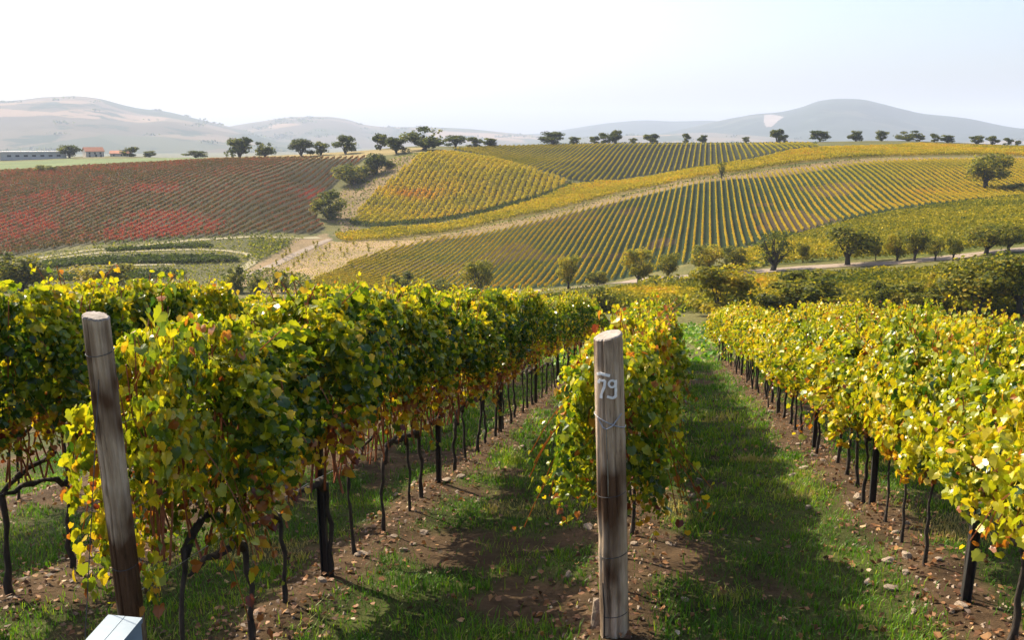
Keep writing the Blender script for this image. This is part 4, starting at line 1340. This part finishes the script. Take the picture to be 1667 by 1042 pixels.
def stroke(mb, pts, w, lift=0.004):
    w = w * 0.9; lift = lift - (0.002 if lift > 0.005 else 0)
    P = np.array(pts, float)
    seg = np.concatenate([[0], np.cumsum(np.linalg.norm(np.diff(P, axis=0), axis=1))])
    s = np.linspace(0, seg[-1], max(6, int(seg[-1] / 0.006)))
    C = np.stack([np.interp(s, seg, P[:, 0]), np.interp(s, seg, P[:, 1])], 1)
    T = unit(np.gradient(C, axis=0)); N = np.stack([-T[:, 1], T[:, 0]], 1)
    ww = w * (0.85 + 0.3 * vnoise(s * 60, s * 0 + P[0, 0] * 90, 2))
    V, Fq = [], []
    for i in range(len(s)):
        for e in (-0.5, 0.5):
            for lf in (lift - 0.004, lift):
                V.append(on_post(*(C[i] + N[i] * e * ww[i]), lf))
    for i in range(len(s) - 1):
        a = i * 4; b = a + 4
        Fq += [(a + 1, a + 3, b + 3, b + 1), (a, a + 1, b + 1, b), (a + 3, a + 2, b + 2, b + 3)]
    mb.add(V, np.array(Fq))


sc_ = R79 * 2 / 46                      # metres per photo pixel on the post
zN = H79 - (597 - 545) * sc_ * 1.04     # top of the painted number
num = MB()
X0 = -13 * sc_
stroke(num, [(-20 * sc_, zN - 3 * sc_), (-12 * sc_, zN - 1 * sc_), (2 * sc_, zN - 4 * sc_)], 5 * sc_)                                            # paint smear above
stroke(num, [(-17 * sc_, zN - 17 * sc_), (-16 * sc_, zN - 12 * sc_), (-5.5 * sc_, zN - 12 * sc_), (-7 * sc_, zN - 22 * sc_), (-12 * sc_, zN - 34 * sc_), (-13 * sc_, zN - 41 * sc_)], 4.6 * sc_)   # 7
loop = [(5 * sc_ + 5.0 * sc_ * math.cos(a), zN - 17 * sc_ + 5.5 * sc_ * math.sin(a)) for a in np.linspace(0.2, 2 * math.pi + 0.2, 22)]
stroke(num, loop, 3.6 * sc_, 0.0065)
stroke(num, [(10.5 * sc_, zN - 11 * sc_), (10.5 * sc_, zN - 26 * sc_), (10 * sc_, zN - 38 * sc_), (5 * sc_, zN - 40 * sc_), (-3 * sc_, zN - 37 * sc_)], 4.2 * sc_, 0.0072)   # 9
num.build('painted_number', PAINT, post79)
for zf, th_ in ((0.495, 0.0018), (0.29, 0.0022), (0.085, 0.002)):
    w_ = MB(); V, Fq = ring_wire(H79 * zf, R79 * 1.03, th_, 0.01); w_.add(V, Fq); w_.build('wire_band', STEEL, post79)
w_ = MB()
zy = H79 * 0.735
V, Fq = ring_wire(zy, R79 * 1.05, 0.0028, -0.035, -math.pi / 2, math.pi / 2 + 3.2, 30); w_.add(V, Fq)
V, Fq = tube([on_post(-18 * sc_, zy + 0.02, 0.006), on_post(-10 * sc_, zy - 0.02, 0.006), on_post(-5 * sc_, zy - 0.028, 0.006), on_post(4 * sc_, zy - 0.012, 0.006), on_post(20 * sc_, zy + 0.045, 0.006)], 0.0035, 5); w_.add(V, Fq)
V, Fq = tube([on_post(-4.5 * sc_, zy - 0.028, 0.006), on_post(-4.8 * sc_, zy - 0.12, 0.006), on_post(-4 * sc_, zy - 0.3, 0.005), on_post(-4.2 * sc_, H79 * 0.5, 0.005)], 0.0032, 5); w_.add(V, Fq)
w_.build('wire_tie', WIREM, post79)

# the leaning post at the left
LPB = np.array(tl_xy(3.75, -2.02)); zb = float(zt(*LPB))
rb = pray(214, 1002); rtp = pray(155, 516)
# choose the post's foot so that its axis passes the photo's axis points, leaning in its own vertical plane
dq = 3.72


def at_dist(px, py, d):
    r = pray(px, py); return np.array(r) / math.hypot(r[0], r[1]) * d


pA = at_dist(156, 516, dq - 0.30); pB = at_dist(214, 1000, dq - 0.02)
ax = (pA - pB); ax /= np.linalg.norm(ax)
tgr = np.linspace(0, 1.6, 300); foot = None
for q_ in tgr:
    c_ = pB - ax * q_
    if c_[2] <= float(zt(c_[0], c_[1])):
        foot = c_; break
if foot is None: foot = pB - ax * 0.4
HL = float(np.linalg.norm(pA - foot)); RL = 0.5 * 36 / FPX * float(np.linalg.norm((pA + pB) / 2))
print('left post', foot, HL, RL)
postL = empty('wooden_post', tuple(foot))
postL.rotation_mode = 'QUATERNION'
postL.rotation_quaternion = Vector((0, 0, 1)).rotation_difference(Vector(ax))
for mb_, nm_, mt_ in zip(wood_post(11, HL, RL * 1.04, RL * 0.96, -0.12, 2.2), ('shaft', 'cut_top'), (WOODL, CUTM)):
    mb_.build(nm_, mt_, postL, smooth=nm_ == 'shaft')
for zf in (0.93, 0.44, 0.14):
    w_ = MB(); V, Fq = ring_wire(HL * zf, RL * 1.03, 0.0016, 0.006); w_.add(V, Fq); w_.build('wire_band', STEEL, postL)
tag(postL, 'leaning weathered wooden post with dark bare patches, behind the pale blue box', 'post', 'wooden end posts')
# its guy wire to the ground at the left
ga = at_dist(161, 618, dq - 0.30 - RL)
gb = at_dist(86, 1065, 3.05); gb[2] = float(zt(gb[0], gb[1])) - 0.03
mb = MB(); V, Fq = tube([ga, (ga * 0.5 + gb * 0.5), gb], 0.0018, 5); mb.add(V, Fq)
tag(mb.build('guy_wire', STEEL), 'thin taut wire running from the leaning post down to the grass', 'wire')

# the pale blue box in front of the leaning post
def box_corner(px, py, zpl):
    r = pray(px, py); return np.array(r) * (zpl / r[2])


dB = 3.1
c1 = at_dist(176, 1003, dB); zpl = c1[2]
c2 = box_corner(229, 1008, zpl)
c3 = box_corner(176 - 70, 1003 + 78, zpl); c4 = box_corner(229 - 60, 1008 + 72, zpl)
top = np.array([c1, c2, c4, c3])
cen = top.mean(0); gz = float(zt(cen[0], cen[1])) - 0.03
bxo = empty('utility_box', (cen[0], cen[1], gz))
mb = MB()
lo = top - np.array([0, 0, 0.02]); lo2 = lo.copy(); lo2[:, 2] = gz
q = np.concatenate([lo, lo2]) - np.array([cen[0], cen[1], gz])
mb.add(q, np.array([(0, 1, 2, 3), (0, 4, 5, 1), (1, 5, 6, 2), (2, 6, 7, 3), (3, 7, 4, 0)])[:, ::-1])
mb.build('body', BOXM, bxo)
lidt = (top - cen) * 1.05 + cen; lidb = lidt - np.array([0, 0, 0.018])
sm = 0.5
left_ = [lidt[0], lidt[0] * (1 - .490) + lidt[1] * .490, lidt[3] * (1 - .490) + lidt[2] * .490, lidt[3]]
right_ = [lidt[0] * .490 + lidt[1] * .510, lidt[1], lidt[2], lidt[3] * .490 + lidt[2] * .510]
for pc in (left_, right_):
    a = np.array(pc) - np.array([cen[0], cen[1], gz]); b = a - np.array([0, 0, 0.018])
    mb = MB(); mb.add(np.concatenate([a, b]), np.array([(0, 1, 2, 3), (4, 7, 6, 5), (0, 4, 5, 1), (1, 5, 6, 2), (2, 6, 7, 3), (3, 7, 4, 0)])[:, ::-1])
    mb.build('lid', BOXM, bxo)
tag(bxo, 'pale blue metal box with a seamed lid at the foot of the leaning post', 'box')

# anchor stone and bluish rod at the foot of the numbered post
def stone_mesh(seed, rough=0.25):
    import bmesh
    g = np.random.default_rng(seed)
    bm = bmesh.new(); bmesh.ops.create_icosphere(bm, subdivisions=2, radius=1)
    ph_ = g.uniform(0, 6, 6)
    for v in bm.verts:
        c = v.co
        f = 1 + rough * (math.sin(2.2 * c.x + ph_[0]) * math.sin(2 * c.y + ph_[1]) + 0.6 * math.sin(4 * c.z + ph_[2] + 2 * c.x)) + g.normal(0, 0.05)
        v.co = Vector((c.x * f, c.y * f * 0.8, c.z * f * 0.62))
    me = bpy.data.meshes.new('stone'); bm.to_mesh(me); bm.free(); me.materials.append(STONE)
    return me


SM = [stone_mesh(40 + i) for i in range(6)]
st = bpy.data.objects.new('anchor_stone', SM[0]); COL.objects.link(st)
ps = hit(974, 1022, 2.5, 12)
st.location = (ps[0], ps[1], float(zt(*ps)) + 0.05); st.scale = (0.05, 0.05, 0.16)
tag(st, 'pale upright stone at the foot of the numbered post', 'stone')
mb = MB(); V, Fq = tube([(0, 0, -0.1), (-0.005, 0, 0.16), (-0.012, 0.01, 0.3)], 0.0045, 6); mb.add(V, Fq)
ps = hit(984, 1040, 2.5, 12)
tag(mb.build('metal_rod', STEEL, loc=(ps[0], ps[1], float(zt(*ps)))), 'thin dark metal rod against the left foot of the numbered post', 'rod')

# ------------------------------------------------------------------ stones under the rows
for rI, n, lab, sd in ((4, 34, 'pale brown stone lying among dead leaves under the sunny right row', 0.2), (3, 14, 'pale brown stone on the bare strip under the row of the numbered post', 0.25), (2, 22, 'pale brown stone lying among dead leaves under the green left row', 0.25)):
    for i in range(n):
        t = 4.9 + 9 * random.random() ** 1.6; l = ROWS[rI] + random.gauss(-0.12 if rI == 4 else 0.12, sd)
        x, y = tl_xy(t, l)
        o = bpy.data.objects.new('stone', random.choice(SM)); COL.objects.link(o)
        s = random.uniform(0.018, 0.05) * (1.25 if random.random() < 0.2 else 1)
        o.location = (x, y, float(zt(x, y)) + s * 0.25); o.scale = (s, s * random.uniform(0.7, 1), s * random.uniform(0.6, 1)); o.rotation_euler = (random.uniform(-.3, .3), random.uniform(-.3, .3), random.uniform(0, 6.28))
        tag(o, lab, 'stone', 'stones under the vine rows')
mb = MB()
n = 4500
rI = rng.integers(1, 6, n); t = 3.3 + 20 * rng.random(n) ** 1.5; l = np.array(ROWS)[rI] + rng.normal(0, 0.2, n)
x, y = tl_xy(t, l); s = 0.004 + 0.018 * rng.random(n) ** 2.5
tet = np.array([(1, 0, -0.4), (-0.5, 0.86, -0.4), (-0.5, -0.86, -0.4), (0.1, 0.05, 0.7), (-0.3, 0.5, 0.45)])
V = np.stack([x, y, zt(x, y)], 1)[:, None] + tet[None] * s[:, None, None] * rng.uniform(0.6, 1.4, (n, 5, 1))
Fb = np.array([(0, 1, 4), (0, 4, 3), (1, 2, 4), (4, 2, 3), (2, 0, 3)])
mb.add(V.reshape(-1, 3), (Fb[None] + (np.arange(n) * 5)[:, None, None]).reshape(-1, 3))
tag(mb.build('gravel', STONE), 'brown pebbles and clods under the near vine rows', 'gravel', kind='stuff')

# fallen leaves
mb = MB()
n = 17000
t = 3.3 + 21 * rng.random(n) ** 1.5; l = rng.uniform(-5.5, 4.2, n)
kk = rng.random(n) < 0.7
l = np.where(kk, np.array(ROWS)[rng.integers(0, 6, n)] + rng.normal(0, 0.27, n), l)
x, y = tl_xy(t, l)
kp = (fbm(x * 1.7, y * 1.7, 61) + rng.normal(0, .06, n) > 0.44) | kk
x, y = x[kp], y[kp]; n = len(x)
C = np.stack([x, y, zt(x, y) + rng.uniform(0.006, 0.03, n)], 1)
V, Fq, k = leaves(C, np.stack([rng.normal(size=n), rng.normal(size=n), rng.normal(0, 0.15, n)], 1), unit(np.stack([rng.normal(0, 0.35, n), rng.normal(0, 0.35, n), np.ones(n)], 1)), rng.uniform(0.016, 0.042, n), LV_LO, LF_LO)
mb.add(V, Fq, np.repeat(np.clip(rng.normal(0.26, 0.26, n), 0, 1), k))
tag(mb.build('fallen_leaves', LITTER), 'brown and rust dead vine leaves strewn under the near rows', 'leaves', kind='stuff')

# grass
mb = MB()


def grass(n, t0, t1, pw, h0, h1, wd, lmin=-7.5, lmax=5.0):
    t = t0 + (t1 - t0) * rng.random(n) ** pw; l = rng.uniform(lmin, lmax, n)
    x, y = tl_xy(t, l)
    g = grassiness(x, y)
    kp = rng.random(n) < g * (0.25 + 0.9 * vnoise(x * 6, y * 6, 71)) + 0.03
    x, y = x[kp], y[kp]; n = len(x)
    tuft = vnoise(x * 3.2, y * 3.2, 72)
    h = rng.uniform(h0, h1, n) * (0.55 + 0.9 * tuft)
    a = rng.uniform(0, 6.28, n); be = rng.uniform(0.2, 0.9, n) * h
    dx, dy = np.cos(a), np.sin(a)
    b = np.stack([x, y, zt(x, y) - 0.01], 1)
    w = wd * rng.uniform(0.7, 1.3, n)
    sd = np.stack([-dy * w, dx * w, 0 * w], 1)
    mid = b + np.stack([dx * be * 0.3, dy * be * 0.3, h * 0.6], 1); tip = b + np.stack([dx * be, dy * be, h * 0.92], 1)
    V = np.stack([b - sd, b + sd, mid + sd * 0.8, mid - sd * 0.8, tip], 1)
    i = np.arange(n) * 5
    tn = np.clip(0.22 + 0.46 * vnoise(x * 1.3, y * 1.3, 73) * (0.5 + tuft) + rng.normal(0, 0.13, n) + 0.35 * (rng.random(n) < 0.06) + 0.75 * sstep(0.66, 0.76, fbm(x * 0.8 + 3, y * 0.8, 77)), 0, 1)
    mb.add(V.reshape(-1, 3), [np.stack([i, i + 1, i + 2, i + 3], 1), np.stack([i + 3, i + 2, i + 4], 1)], np.repeat(tn, 5))


grass(200000, 3.0, 10.0, 1.1, 0.02, 0.085, 0.0030)
grass(130000, 9.5, 32.0, 1.2, 0.04, 0.11, 0.0065)
tag(mb.build('grass', GRASS), 'patchy green grass growing in the alleys between the near vine rows', 'grass', kind='stuff')
# rough grass between the end of the rows and the valley
mb = MB()
n = 30000
t = rng.uniform(30, 90, n); l = rng.uniform(-45, 45, n); x, y = tl_xy(t, l)
C = np.stack([x, y, zt(x, y) + rng.uniform(0.02, 0.25, n)], 1)
V, Fq = cards(C, rng.uniform(0.12, 0.35, n), np.array([[0, -0.3, 0.7]]))
mb.add(V, Fq, np.repeat(np.clip(rng.normal(0.55, 0.2, n), 0, 1), 4))
tag(mb.build('rough_grass', GRASS), 'rough grass on the slope below the end of the near vine rows', 'grass', kind='stuff')

# ------------------------------------------------------------------ air
m, nt, b = mat('haze')
nt.nodes.remove(b)
pv = nt.nodes.new('ShaderNodeVolumePrincipled')
pv.inputs['Color'].default_value = (0.70, 0.80, 1.0, 1)
pv.inputs['Density'].default_value = HAZE_DENSITY
pv.inputs['Anisotropy'].default_value = 0.05
nt.links.new(pv.outputs[0], nt.nodes['Material Output'].inputs['Volume'])
mb = MB(); V, Fq = box(0, 3000, 180, 26000, 26000, 620); mb.add(V, Fq)
tag(mb.build('haze', m), 'pale blue autumn haze filling the air over the valley', 'haze', kind='stuff')
print('done', len(bpy.data.objects))
